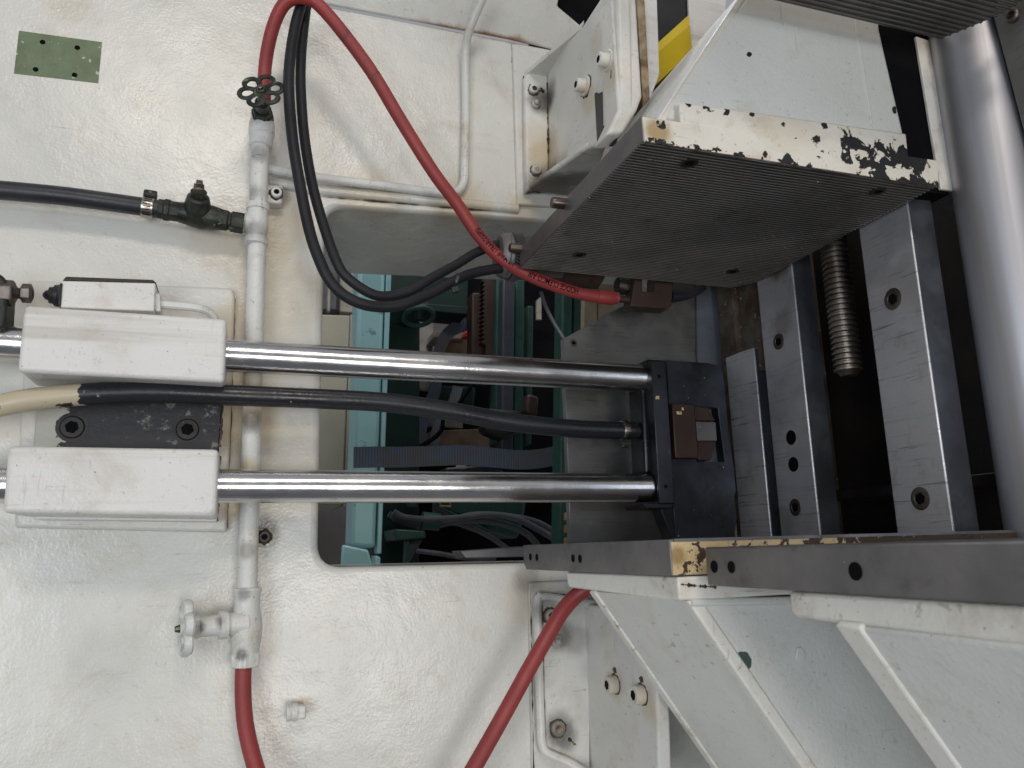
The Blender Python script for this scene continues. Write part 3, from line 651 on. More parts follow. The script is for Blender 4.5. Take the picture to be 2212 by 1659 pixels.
# ================================================================== GUIDE BLOCKS, BACK PLATE, SWITCH
bp = thing('mounting_plate', 'worn black mounting plate with two bolts between the white guide blocks', 'plate', W(275, 985, .98))
ob('plate', MB().pbox([(88, 800), (484, 824), (470, 1000), (68, 992)], .966, .992), 'worn_black', bp, bevel=.0015)
for x, y in ((156, 923), (405, 928)):
    q = ob('counterbore', MB().lathe(W(x, y, .966), NY, [(-.003, rad(27, .966)), (.0004, rad(27, .966)), (.0004, rad(22, .966))], 24), 'oily_black', bp)
    socket_bolt(q, W(x, y, .966), NY, rad(21, .966), .0022, 'oily_black', 'void_black')
ub = thing('guide_block', 'upper white painted guide block on the left with scuffed edges', 'guide block', W(260, 822, .93))
ob('block', MB().pbox([(51, 658), (490, 688), (485, 826), (36, 802)], .892, .975), 'block_paint', ub, bevel=.0050, seg=3)
ob('foot', MB().pbox([(70, 690), (480, 700), (480, 845), (76, 838)], .965, .99), 'block_paint', ub, bevel=.001)
lb = thing('guide_block', 'lower white painted guide block on the left below the black plate', 'guide block', W(240, 1112, .93))
ob('block', MB().pbox([(16, 962), (473, 970), (467, 1116), (4, 1108)], .892, .975), 'block_paint', lb, bevel=.0050, seg=3)
ob('foot', MB().pbox([(75, 985), (468, 985), (468, 1127), (75, 1122)], .965, .99), 'block_paint', lb, bevel=.001)
sw = thing('limit_switch', 'white painted box switch with black plunger on top of the upper guide block', 'switch', W(235, 670, .94))
ob('housing', MB().pbox([(133, 606), (336, 611), (333, 672), (130, 664)], .928, .985), 'block_paint', sw, bevel=.0015)
ob('lid_edge', MB().pbox([(142, 597), (330, 604), (338, 611), (135, 606)], .931, .985), 'oily_black', sw, bevel=.001)
ob('end_cap', MB().pbox([(129, 611), (134, 611), (130, 660), (124, 658)], .925, .982), 'black_plastic', sw, bevel=.001)
q0 = W(127, 639, .95); ob('plunger', MB().lathe(q0, NX, [(0, .0125), (.004, .0118), (.005, .0098), (.009, .0092), (.0095, .0062), (.013, .0050), (.0155, .002)], 18), 'black_plastic', sw)
ob('cable_gland', MB().pbox([(333, 634), (345, 633), (347, 672), (335, 672)], .935, .96), 'pipe_paint', sw, bevel=.001)
ob('lead', MB().tube([W(343, 657, .945), W(380, 660, .945), W(420, 664, .946), W(447, 671, .95), W(462, 684, .955), W(466, 700, .96)], .0047, 10, 5), 'pipe_paint', sw)
st = thing('adjuster_stop', 'rusty dark stop arm with adjusting screw and hex head at the left edge', 'stop', W(5, 705, .93))
ob('arm', MB().pbox([(-90, 560), (-20, 578), (6, 596), (17, 612), (12, 690), (6, 709), (-95, 705)], .905, .94), 'black_iron', st, bevel=.003)
ob('lock_nut', MB().lathe(W(2, 632, .915), PX, [(0, .0140), (.011, .0140), (.013, .012)], 6, False), 'screw_steel', st, bevel=.0008)
prof = [(0, .0052)]
for k in range(9): prof += [(.002 + k * .0026, .0066), (.0033 + k * .0026, .0052)]
ob('screw_thread', MB().lathe(W(15, 632, .915), PX, prof, 14), 'screw_steel', st)
ob('screw_head', MB().lathe(W(47, 633, .915), PX, [(0, .0098), (.001, .0105), (.0085, .0105), (.0095, .0096)], 6, False), 'screw_steel', st, bevel=.0008)

# ================================================================== SLIDING GUIDE ARM: rods, head, wear plate
arm = thing('blade_guide', 'pair of chromed rods carrying a black steel blade guide head', 'guide arm', W(1420, 1160, .93))
RY = .928
def rod(a, b, r, ext0):
    p, q = W(*a, RY), W(*b, RY); d = (q - p).normalized()
    m = MB(); m.lathe(p - d * ext0, d, [(0, r), ((q - p).length + ext0, r)], 40); return ob('rod', m, 'chrome', arm)
rod((490, 768), (1395, 818), .0188, .75); rod((475, 1050), (1400, 1054), .0188, .75)
ob('clamp_block', MB().pbox([(1398, 776), (1434, 778), (1455, 1092), (1420, 1092)], .912, .972), 'dark_steel', arm, bevel=.0014)
ob('rod_seat', MB().pbox([(1386, 838), (1402, 838), (1412, 1022), (1394, 1022)], .925, .965), 'dark_steel', arm, bevel=.004, seg=3)
ob('cover_plate', MB().pbox([(1406, 779), (1438, 778), (1458, 1088), (1425, 1088)], .903, .913), 'dark_steel', arm, bevel=.0012)
for x, y in ((1424, 813), (1438, 1051)): hole(arm, W(x, y, .903), NY, rad(4, .9), 'screw_hole_disc')
ob('bottom_lug', MB().pbox([(1390, 1088), (1458, 1086), (1450, 1098), (1395, 1098)], .908, .965), 'dark_steel', arm, bevel=.001)
wpl = plate_holes([W(x, y, .932) for x, y in ((1440, 778), (1500, 782), (1530, 784), (1550, 789), (1560, 800), (1564, 815), (1574, 930), (1584, 1000), (1590, 1060), (1586, 1075), (1592, 1120), (1588, 1150), (1592, 1190), (1462, 1190), (1455, 1100))],
                  [[W(x, y, .932) for x, y in ((1498, 877), (1551, 881), (1566, 998), (1505, 997))]], (0, .018, 0))
ob('wear_plate', wpl, 'tint_steel', arm, bevel=.0007)
ob('side_wedge', MB().pbox([(1426, 1096), (1462, 1094), (1465, 1180), (1452, 1165)], .934, .96), 'dark_steel', arm, bevel=.001)
ob('pad_holder', MB().pbox([(1452, 871), (1500, 874), (1509, 990), (1459, 989)], .918, .940), 'brown_steel', arm, bevel=.0012)
ob('carbide_pad', MB().pbox([(1503, 910), (1546, 912), (1549, 952), (1507, 952)], .924, .945), 'gunmetal', arm, bevel=.0006)
ob('pad_wedge', MB().pbox([(1506, 953), (1548, 953), (1536, 994), (1509, 994)], .934, .955), 'brown_steel', arm, bevel=.0006)
ob('pad_wedge', MB().pbox([(1500, 876), (1528, 877), (1545, 909), (1503, 908)], .936, .955), 'brown_steel', arm, bevel=.0006)
for px in (((1414, 856), (1424, 855), (1424, 863), (1414, 862)), ((1461, 889), (1472, 888), (1473, 895), (1462, 895)), ((1473, 880), (1477, 881), (1477, 887), (1473, 885))):
    Y = .9022 if px[0][0] < 1440 else .9172
    ob('paint_splash', MB().pbox(px, Y, Y + .0012), 'cream_edge', arm)
# grey middle hose
mh = thing('coolant_hose', 'long black rubber hose between the chromed rods, overpainted cream at its left end', 'hose', W(700, 880, .93))
ob('hose_tube', MB().tube([W(-160, 912, .93), W(-60, 892, .93), W(10, 874, .928), W(83, 861, .926), W(200, 851, .925), W(333, 847, .925), W(500, 854, .928), W(700, 862, .932), W(837, 870, .936), W(970, 888, .94), W(1104, 912, .942), W(1237, 926, .942), W(1330, 930, .942), W(1372, 931, .942)], .0119, 18, 6), 'painted_hose', mh)
ob('hose_barb', MB().lathe(W(1362, 931, .942), W(1390, 932, .942) - W(1362, 931, .942), [(0, .0095), (.03, .0095)], 16), 'black_iron', mh)
worm_clamp(mh, W(1348, 930, .942), W(1390, 932, .942) - W(1330, 930, .942), .0120, .0095, NZ)

# ================================================================== SAW PLATE AND BLADE
sp_ = thing('backing_plate', 'grey ground steel backing plate behind the rods', 'plate', W(1370, 1180, 1.03))
ob('plate', MB().pbox([(1217, 731), (1354, 656), (1500, 585), (1506, 640), (1515, 1195), (1233, 1195)], 1.022, 1.034), 'plate_steel', sp_, bevel=.0008)
flush_screw(sp_, W(1239, 741, 1.022), NY, rad(9, 1.02))
bl = thing('saw_blade', 'blue grey toothed saw blade strip beside the grey plate', 'saw blade', W(1540, 1180, 1.02))
bt = [W(1504, 585, 1.016)]
top, bot = V((1557, 612)), V((1569, 792)); nT = 20
for k in range(nT):
    f0, f1 = k / nT, (k + .72) / nT
    a = top.lerp(bot, f0); b = top.lerp(bot, f1)
    bt += [W(a.x, a.y, 1.016), W(b.x + 4.2, b.y, 1.016)]
bt += [W(1590, 1195, 1.016), W(1514, 1195, 1.016)]
ob('blade_band', MB().prism(bt, (0, .0035, 0)), 'blade_steel', bl)
# ------------------------------------------------------------------ nozzle block
nz = thing('nozzle_block', 'small brown steel clamp block holding the end of the red hose', 'clamp block', W(1405, 665, .95))
ob('block', MB().prism([W(x, y, .935) for x, y in ((1362, 661), (1374, 590), (1388, 590), (1388, 629), (1414, 630), (1416, 592), (1456, 594), (1451, 660), (1444, 667))], (0, .026, 0)), 'brown_steel', nz, bevel=.0015)
ob('inlet_stub', MB().lathe(W(1332, 616, .955), W(1372, 622, .955) - W(1332, 616, .955), [(0, .011), (.004, .013), (.014, .013), (.015, .010), (.03, .010)], 10), 'oily_black', nz)
ob('outlet_tube', MB().tube([W(1446, 640, .95), W(1470, 640, .955), W(1500, 632, .962), W(1520, 622, .968)], lambda f: .0095 - .005 * f, 14, 4), 'rubber', nz)

# ================================================================== UPPER REAR JAW
uj = thing('vice_jaw', 'upper jaw with ribbed dark steel underside and chipped white front edge', 'vice jaw', V((XL + .15, .75, ZU)))
XR = W(2022, 404, .58).x; th = W(1385, 250, .58).z - ZU
rr1, rr2, rl = WZ(1640, 610, ZU), WZ(1565, 628, ZU), WZ(1130, 580, ZU)
YF_, YR_ = .5815, min(rl.y, .925)
ob('body', MB().prism([V((XL, YF_, ZU + .0012)), V((XR, YF_, ZU + .0012)), V((XR, rr1.y, ZU + .0012)), V((rr2.x, YR_, ZU + .0012)), V((XL, YR_, ZU + .0012))], (0, 0, th)), 'gunmetal', uj, bevel=.0010)
rf = ob('ribbed_face', MB().prism([V((XL + .0015, YF_ + .001, ZU + .0009)), V((XR - .001, YF_ + .001, ZU + .0009)), V((XR - .001, rr1.y - .001, ZU + .0009)), V((rr2.x, YR_ - .001, ZU + .0009)), V((XL + .0015, YR_ - .001, ZU + .0009))], (0, 0, .001)), 'oily_black', uj)
NR = 66; pitch = (YR_ - YF_) / NR; Lx = XR - XL - .0006
rib_me = None
for k in range(NR):
    y = YF_ + (k + .5) * pitch
    if rib_me is None:
        m = MB(); h = pitch * .5
        m.prism([V((XL + .0003, y - h * .66, ZU + .0014)), V((XL + .0003, y - h * .42, ZU - .0008)), V((XL + .0003, y + h * .30, ZU - .0008)), V((XL + .0003, y + h * .62, ZU + .0014))], (Lx, 0, 0))
        o = ob('rib', m, 'rib_steel', rf); rib_me = o.data; base = o.location.copy(); y0 = y
    else:
        o = bpy.data.objects.new('rib', rib_me); C.objects.link(o); o.parent = rf; o.location = base + V((0, y - y0, 0))
        if y > rr1.y:
            f = (y - rr1.y) / max(1e-6, YR_ - rr1.y); xe = XR + (rr2.x - XR) * f; s = (xe - XL) / Lx
            o.scale.x = s; o.location.x = base.x - Lx * (1 - s) / 2
for x, y in ((1490, 352), (1252, 550), (1583, 586), (1897, 413)):
    flush_screw(uj, WZ(x, y, ZU - .0008), NZ, .0085, 'oily_black')
for x, y, r in ((1218, 440, .0066), (1124, 537, .0062)):
    c = WX(x, y, XL); ob('dowel_pin', MB().lathe(c + PX * .004, NX, [(0, r), (.0170, r), (.0190, r * .85)], 16), 'screw_steel', uj)
ob('painted_edge', MB().pbox([(1388, 252), (2024, 347), (2028, 404), (1393, 305)], .5795, .5815), 'jaw_paint', uj)
ob('flange', MB().pbox([(1467, 219), (1958, 288), (1964, 344), (1471, 266)], .5797, .84), 'jaw_paint', uj, bevel=.002)
ob('gusset', MB().pbox([(1424, 258), (1602, 0), (1655, -78), (1890, -78), (1903, 65), (1956, 294)], .590, .835), 'gusset_paint', uj, bevel=.0055, seg=3)
ob('weld_seam', MB().tube([W(1840, 20, .5905), W(1860, 130, .5905), W(1882, 270, .5905)], .0019, 8, 3), 'gusset_paint', uj)
ob('edge_bead', MB().tube([W(1418, 280, .5945), W(1519, 125, .5945), W(1612, -14, .5945)], .0048, 12, 4), 'jaw_paint', uj)

# ================================================================== WHITE UPRIGHT, PANELS AT THE TOP
ubk = thing('mounting_bracket', 'upper white painted bracket with chipped bolts beside the ribbed jaw', 'bracket', W(1180, 415, .98))
ob('wall_flange', MB().pbox([(1133, 163), (1186, 118), (1186, 400), (1136, 414)], .978, .992), 'bracket_paint', ubk, bevel=.004, seg=3)
ob('web', MB().prism([WX(x, y, XB) for x, y in ((1182, 130), (1254, 62), (1302, -12), (1334, -12), (1340, 250), (1300, 312), (1268, 322), (1182, 392))], (.018, 0, 0)), 'bracket_paint', ubk, bevel=.004, seg=3)
zb = W(1137, 412, .985).z
ob('lower_rib', MB().prism([V((W(1137, 412, .985).x, .985, zb)), WZ(1270, 318, zb), WZ(1312, 312, zb), V((XB + .06, .985, zb))], (0, 0, .009)), 'bracket_paint', ubk, bevel=.003, seg=2)
zt = W(1134, 163, .985).z
ob('upper_rib', MB().prism([V((W(1134, 163, .985).x, .985, zt)), WZ(1252, 64, zt), WZ(1262, 52, zt), V((XB + .012, .985, zt))], (0, 0, .007)), 'bracket_paint', ubk, bevel=.003)
socket_bolt(ubk, W(1152, 195, .978), NY, rad(12, .98), .006, 'bracket_paint', 'oily_black', grime=1.22)
hexnut(ubk, W(1156, 226, .978), NY, rad(12, .98), .006, 'bracket_paint', stud=rad(6, .98))
socket_bolt(ubk, W(1157, 369, .978), NY, rad(12, .98), .006, 'bracket_paint', 'rust_strip', grime=1.2)
for x, y in ((1266, 186), (1316, 132)):
    socket_bolt(ubk, WX(x, y, XB), NX, .0088, .0150, 'bracket_paint', 'void_black', washer=.0135, grime=1.13)
YB = WX(1328, 100, XB).y
up = thing('white_upright', 'vertical white painted bar at the end of the upper bracket', 'bar', W(1350, 290, YB))
ob('bar', MB().pbox([(1322, -14), (1374, -14), (1388, 208), (1378, 236), (1346, 286), (1310, 290), (1336, 236)], YB - .004, YB + .035), 'bracket_paint', up, bevel=.004, seg=3)
ob('slot_shade_patch', MB().prism([WX(x, y, XB - .0006) for x, y in ((1284, 203), (1288, 199), (1293, 202), (1301, 198), (1303, 285), (1330, 298), (1330, 318), (1290, 312))], (.002, 0, 0)), 'black_plastic', ubk)  # black patch on the web, slot shade put into its colour
ob('rust_joint', MB().pbox([(1375, -14), (1391, -14), (1403, 208), (1389, 230)], YB + .006, YB + .03), 'rust_strip', up)
gs = thing('guard_frame', 'grey white scraped strip with black panel behind the white upright', 'guard', W(1405, 210, YB + .02))
ob('strip', MB().pbox([(1391, -14), (1419, -14), (1425, 160), (1404, 215)], YB + .016, YB + .04), 'block_paint', gs, bevel=.001)
ob('black_panel', MB().pbox([(1410, -30), (1560, -30), (1560, 230), (1410, 230)], YB + .10, YB + .11), 'black_plastic', gs)
ob('rear_strip', MB().pbox([(1487, -14), (1570, -14), (1560, 130), (1492, 130)], YB + .094, YB + .099), 'block_paint', gs, bevel=.001)
ys = thing('yellow_sheet', 'creased yellow sheet against the black panel at the top', 'sheet', W(1450, 170, YB + .08))
ob('sheet', MB().add([W(1415, 98, YB + .085), W(1488, 32, YB + .085), W(1490, 54, YB + .075), W(1415, 118, YB + .078), W(1495, 110, YB + .088), W(1415, 185, YB + .09)], [[0, 1, 2, 3], [3, 2, 4, 5]]).add([W(1415, 98, YB + .087), W(1488, 32, YB + .087), W(1490, 54, YB + .078), W(1415, 118, YB + .081), W(1495, 110, YB + .091), W(1415, 185, YB + .093)], [[3, 2, 1, 0], [5, 4, 2, 3]]), 'yellow_sheet', ys, fix=False)

# ================================================================== LOWER BRACKET
lbk = thing('mounting_bracket', 'lower white painted bracket with rim behind the red hose and lower support', 'bracket', W(1200, 1630, .98))
ob('wall_flange', MB().pbox([(1168, 1296), (1275, 1300), (1275, 1660), (1175, 1612)], .983, .992), 'bracket_paint', lbk, bevel=.002)
ob('rim', MB().tube([W(1330, 1312, .975), W(1240, 1298, .978), W(1176, 1290, .981), W(1162, 1300, .981), W(1163, 1400, .981), W(1168, 1560, .981), W(1172, 1610, .981), W(1186, 1628, .979), W(1235, 1650, .972), W(1290, 1690, .95)], .0055, 10, 4), 'bracket_paint', lbk)
ob('web', MB().prism([WX(x, y, XB2) for x, y in ((1240, 1300), (1418, 1330), (1418, 1480), (1425, 1760), (1235, 1760))], (.016, 0, 0)), 'bracket_paint', lbk, bevel=.003, seg=3)
socket_bolt(lbk, W(1189, 1330, .983), NY, rad(14, .98), .006, 'bracket_paint', grime=1.2)
hexnut(lbk, W(1201, 1384, .983), NY, rad(14, .98), .006, 'bracket_paint', stud=rad(6.5, .98))
socket_bolt(lbk, W(1204, 1573, .983), NY, rad(15, .98), .006, 'bracket_paint', 'rust_strip', grime=1.2)
for x, y in ((1330, 1478), (1388, 1500)):
    q = WX(x, y, XB2); socket_bolt(lbk, q, NX, .0105, .0120, 'bracket_paint', 'void_black', grime=1.12)
    ob('paint_chip', MB().prism([q + V((-.0006, dy, dz)) for dy, dz in ((-.004, .013), (.002, .0125), (.006, .0165), (.001, .0195), (-.003, .0185))], (.001, 0, 0)), 'oily_black', lbk)

# ================================================================== LOWER JAWS AND SUPPORTS
lj = thing('vice_jaw', 'lower rear jaw bar with flaking cream paint on its front face', 'vice jaw', V((XL + .1, .7, 1.27)))
z1, z0 = WX(1450, 1165, XL).z, WX(1450, 1245, XL).z
ob('bar', MB().prism([V((XL, .5825, z0)), V((XL, .935, z0)), V((XL, .944, z0 + .008)), V((XL, .944, z1)), V((XL, .5825, z1))], (XT - XL - .004, 0, 0)), 'gunmetal', lj, bevel=.0012)
ob('front_face', MB().box((XL + .0012, .5812, z0 + .0008), (XT + .25, .5825, z1 - .0022)), 'cream_flaking', lj)
ob('top_strip', MB().box((XL + .004, .5808, z1 - .0022), (XT + .25, .5860, z1 + .0004)), 'gunmetal', lj)
for x, y in ((1146, 1203), (1160, 1204), (1238, 1206), (1253, 1207)): hole(lj, WX(x, y, XL), NX, .0042, 'screw_hole_disc')
ob('rear_tongue', MB().pbox([(995, 1190), (1136, 1180), (1136, 1203), (1005, 1206)], 1.04, 1.09), 'gunmetal', lj, bevel=.001)
X2 = W(1528, 1265, .565).x; zf0 = W(1528, 1265, .565).z; zf1 = W(1525, 1182, .565).z
fj = thing('vice_jaw', 'lower front jaw bar with three bolt holes, close to the camera at right', 'vice jaw', V((X2 + .1, .4, zf0)))
ob('bar', MB().box((X2, .16, zf0), (X2 + .32, .565, zf1)), 'gunmetal', fj, bevel=.0016)
for x, y, r in ((1543, 1224, .0048), (1580, 1225, .0046), (1848, 1234, .0056)): hole(fj, WX(x, y, X2), NX, r)
rs = thing('jaw_support', 'white painted rear support casting with sloping gusset under the lower rear jaw', 'support', V((XL + .1, .68, 1.0)))
zfl = WX(1225, 1265, XL + .005).z
ob('flange', MB().prism([V((XL + .005, .5815, z0 - .0006)), V((XL + .005, .8175, z0 - .0006)), V((XL + .005, .8175, zfl + .003)), V((XL + .005, .812, zfl - .002)), V((XL + .005, .5815, zfl - .004))], (.30, 0, 0)), 'flange_paint', rs, bevel=.002)
ob('gusset', MB().pbox([(1491, 1297), (2112, 2197), (2350, 2197), (2350, 1270)], .584, .782), 'support_paint', rs, bevel=.002, seg=2)
def offset_y(p, y): return V((p.x + .0030, y, p.z))
def lit_edge_band(parent, A, B, y0, y1, h=.0022):
    e = (B - A).normalized(); n_ = e.cross(PY).normalized()
    if n_.x > 0: n_ = -n_
    q = [V((p.x, y, p.z)) + n_ * h for p, y in ((A, y0), (B, y0), (B, y1), (A, y1))]
    return ob('lit_edge_band', MB().prism(q, -n_ * .006), 'flange_paint', parent, bevel=.0020, seg=3)  # lighter paint stands in for light caught by the rounded edge
A_, B_ = W(1491, 1297, .584), W(2112, 2197, .584)
lit_edge_band(rs, A_, B_, .7835, .769)
ob('lit_front_band', MB().prism([W(x, y, .5822) for x, y in ((1484, 1297), (1518, 1297), (2137, 2197), (2104, 2197))], (0, .012, 0)), 'flange_paint', rs, bevel=.0022, seg=3)  # lighter strip, light on the sloping edge put into its colour
ob('fillet', MB().tube([W(1492, 1301, .583), W(1600, 1300, .583), W(1760, 1296, .583)], .0035, 10, 3), 'support_paint', rs)
fs_ = thing('jaw_support', 'white painted front support casting with sloping gusset at the lower right corner', 'support', V((X2 + .1, .35, 1.0)))
zg = WX(1710, 1335, X2 + .004).z
ob('flange', MB().prism([V((X2 + .004, .16, zf0 - .0006)), V((X2 + .004, .470, zf0 - .0006)), V((X2 + .004, .470, zg + .004)), V((X2 + .004, .464, zg)), V((X2 + .004, .16, zg - .002))], (.25, 0, 0)), 'flange_paint', fs_, bevel=.003, seg=3)
ob('gusset', MB().prism([W(x, y, .42) for x, y in ((1810, 1346), (2448, 2246), (2900, 2246), (2900, 1346))], (0, -.24, 0)), 'support_paint', fs_, bevel=.006, seg=3)
lit_edge_band(fs_, W(1810, 1346, .42), W(2448, 2246, .42), .4215, .4000)
c_ = W(1727, 1412, .5838)
ob('paint_scab', MB().prism([W(x, y, .5835) for x, y in ((1720, 1400), (1728, 1397), (1736, 1410), (1737, 1425), (1722, 1428), (1717, 1418))], (0, -.0018, 0)), 'flange_paint', rs, bevel=.0006)

# ================================================================== BED RAILS, SCREW, COLUMN
def railY(p): return WX(p[0], p[1], XT).y
def rail(label, rear, front, right, ztop, zbot, mat):
    yr, yf = railY(rear), railY(front); xr = W(right[0], right[1], yf).x
    o = thing('bed_rail', label, 'rail', V((XT, (yr + yf) / 2, zbot)))
    ob('bar', MB().box((XT, yf, zbot), (xr, yr, ztop)), mat, o, bevel=.0016, seg=2)
    ob('side_shade_plate', MB().box((XT + .0022, yf - .0005, zbot), (xr - .0008, yf + .001, ztop - .001)), 'side_shade_steel', o); return o  # thin dark plate paints the shade on the rail front
ra = rail('narrow ground steel rail with two open holes and two screws', (1632, 583), (1708, 560), (1750, 556), ZU + .035, 1.22, 'ground_steel')
for x, y in ((1682, 738), (1718, 1096)): flush_screw(ra, WX(x, y, XT), NX, .0112)
for x, y in ((1709, 945), (1714, 1003)): hole(ra, WX(x, y, XT), NX, .0098)
rb = rail('wide scored steel rail left of the round column', (1862, 553), (1975, 553), (2028, 553), ZU + .06, 1.22, 'scored_steel')
for x, y in ((1929, 646), (1988, 1077)): flush_screw(rb, WX(x, y, XT), NX, .0125)
yb0 = railY((1567, 773)); yb1 = railY((1603, 758)); yb2 = .925
r0 = thing('bed_rail', 'short chamfered steel bar next to the saw blade', 'rail', V((XT, .95, 1.22)))
xa, xb_ = W(1628, 753, yb2).x, W(1650, 753, yb2).x; zt0 = WX(1603, 758, XT).z
ob('bar', MB().prism([V((XT, yb0, 1.22)), V((XT, yb1, 1.22)), V((xa, yb2, 1.22)), V((xb_, yb2, 1.22)), V((xb_, yb0, 1.22))], (0, 0, zt0 - 1.22)), 'scored_steel', r0, bevel=.0014)
ob('side_shade_plate', MB().box((xa + .0018, yb2 - .0005, 1.22), (xb_ - .0006, yb2 + .001, zt0 - .0012)), 'side_shade_steel', r0)  # same shade plate on the short bar
ls = thing('lead_screw', 'threaded steel spindle hanging between the two rails', 'screw', W(1835, 816, .76))
c0 = W(1834, 812, .765); prof = [(0, .0095), (.004, .0130)]; k = 0
while .005 + k * .0070 < ZU + .03 - c0.z:
    zz = .005 + k * .0070; prof += [(zz, .0140), (zz + .0013, .0172), (zz + .0038, .0172), (zz + .0052, .0140)]; k += 1
ob('threaded_rod', MB().lathe(c0, PZ, prof, 24), 'thread_steel', ls, ang=25)
cl = thing('round_column', 'thick polished round steel column at the right edge', 'column', V((.9, .56, 1.2)))
cc_ = W(2181, 600, .575)
d_ = ray(2030, 85); ZF = CAM.z + d_.z * (XT / d_.x)
ob('shaft', MB().lathe(V((cc_.x, cc_.y, 1.2)), PZ, [(0, .0405), (ZF - 1.2 + .12, .0405)], 48), 'column_steel', cl)
bed = thing('machine_bed', 'oily black machine bed behind the steel rails', 'machine bed', V((XT + .13, .7, .9)))
ob('floor_plate', MB().box((XT + .16, .35, .9), (XT + .2, 1.0, 2.1)), 'oily_black', bed)
ob('cross_bar', MB().box((XT + .08, .62, W(1860, 1073, .8).z), (XT + .16, .9, W(1860, 1048, .8).z)), 'oily_black', bed, bevel=.002)
ob('cross_bar', MB().box((XT + .09, .50, W(2110, 985, .66).z - .03), (XT + .16, .64, W(2110, 940, .66).z)), 'oily_black', bed, bevel=.002)
ob('end_wall', MB().box((XT + .002, .9605, 1.2), (XT + .2, .999, ZU + .3)), 'crud', bed)
ob('crud_face', MB().prism([WX(x, y, XT + .012) for x, y in ((1562, 615), (1660, 560), (1660, 800), (1575, 800))], (.01, 0, 0)), 'crud', bed)
# front upper jaw
uf = thing('vice_jaw', 'dark ribbed plate overhead at the upper right corner', 'vice jaw', V((XT - .1, .5, ZF)))
pf = [WZ(x, y, ZF) for x, y in ((1400, -72), (2030, 85), (2138, 42), (2260, -200), (1400, -330))]
pf[0].y = pf[1].y
pb = ob('plate', MB().prism(pf, (0, 0, .04)), 'rib_steel', uf, bevel=.001)
me_ = None
for k in range(18):
    y = pf[1].y - .004 - k * .0062; xe = pf[1].x + (pf[2].x - pf[1].x) * min(1.3, (pf[1].y - y) / max(1e-5, pf[1].y - pf[2].y)) - .002
    m = MB(); m.prism([V((pf[0].x, y - .0024, ZF + .0004)), V((pf[0].x, y - .0010, ZF - .0016)), V((pf[0].x, y + .0010, ZF - .0016)), V((pf[0].x, y + .0024, ZF + .0004))], (xe - pf[0].x, 0, 0))
    ob('rib', m, 'rib_steel', pb)
ws = thing('white_strip', 'narrow chipped white strip between the jaw casting and the round column', 'strip', W(2040, 405, .60))
ob('bar', MB().pbox([(1979, 78), (2010, 88), (2062, 412), (2033, 408)], .600, .604), 'flange_paint', ws, bevel=.001)
ob('gap_shade_slab', MB().pbox([(1880, 10), (2000, 30), (2050, 420), (1945, 410)], .6045, .66), 'void_black', ws)  # black slab stands in for the shaded gap
rr_ = thing('end_rail', 'grey steel block with round screw at the upper right edge', 'block', W(2200, 290, .47))
ob('block', MB().prism([W(x, y, .53) for x, y in ((2131, -20), (2330, -20), (2360, 480), (2262, 480))], (0, -.16, 0)), 'plate_steel', rr_, bevel=.0015)
q = W(2196, 36, .50); q.x -= .003; ob('screw', MB().lathe(q, NX, [(0, .0075), (.004, .0075), (.0055, .006), (.0055, .0042), (.003, .0040)], 20), 'screw_steel', rr_)

# ================================================================== BACKGROUND SEEN THROUGH THE OPENING
bw = ob('back_wall', MB().pbox([(300, 300), (1900, 300), (1900, 1500), (300, 1500)], 3.4, 3.45), 'concrete', kind='structure', label='plain grey workshop wall far behind the opening', cat='wall')
def bg_box(name, label, cat, parts, loc):
    o = thing(name, label, cat, loc)
    for (pn, px, y0, y1, mt, bv) in parts: ob(pn, MB().pbox(px, y0, y1), mt, o, bevel=bv)
    return o
bg_box('cabinet', 'cream cabinet with dark marks at the left of the opening', 'cabinet', [
    ('door', [(600, 676), (756, 681), (740, 1092), (600, 1088)], 2.2, 2.5, 'cream_cabinet', .004),
    ('door_edge', [(757, 679), (764, 681), (747, 1094), (741, 1094)], 2.21, 2.5, 'cream_cabinet', .002)], W(680, 1090, 2.3))
bg_box('equipment_box', 'dark grey equipment stacked above the cream cabinet', 'equipment', [
    ('case', [(600, 560), (735, 560), (733, 674), (600, 672)], 2.35, 2.6, 'grey_bar', .01), ('post', [(709, 560), (715, 560), (713, 672), (707, 672)], 2.2, 2.22, 'pale_card', .001),
    ('panel', [(733, 560), (768, 560), (764, 676), (733, 674)], 2.4, 2.5, 'pale_card', .004)], W(690, 672, 2.4))
tcol = bg_box('teal_column', 'turquoise painted steel column standing behind the opening', 'column', [
    ('main_face', [(776, 540), (834, 545), (811, 1184), (758, 1180)], 1.62, 1.72, 'teal_paint', .008),
    ('side_strip', [(836, 545), (847, 546), (824, 1196), (814, 1196)], 1.625, 1.66, 'teal_paint', .002),
    ('base_socket', [(740, 1176), (760, 1181), (796, 1188), (812, 1250), (735, 1250)], 1.585, 1.60, 'teal_paint', .004),
    ('socket_side', [(812, 1200), (822, 1204), (820, 1250), (810, 1250)], 1.60, 1.66, 'teal_paint', .002)], W(785, 1200, 1.65))
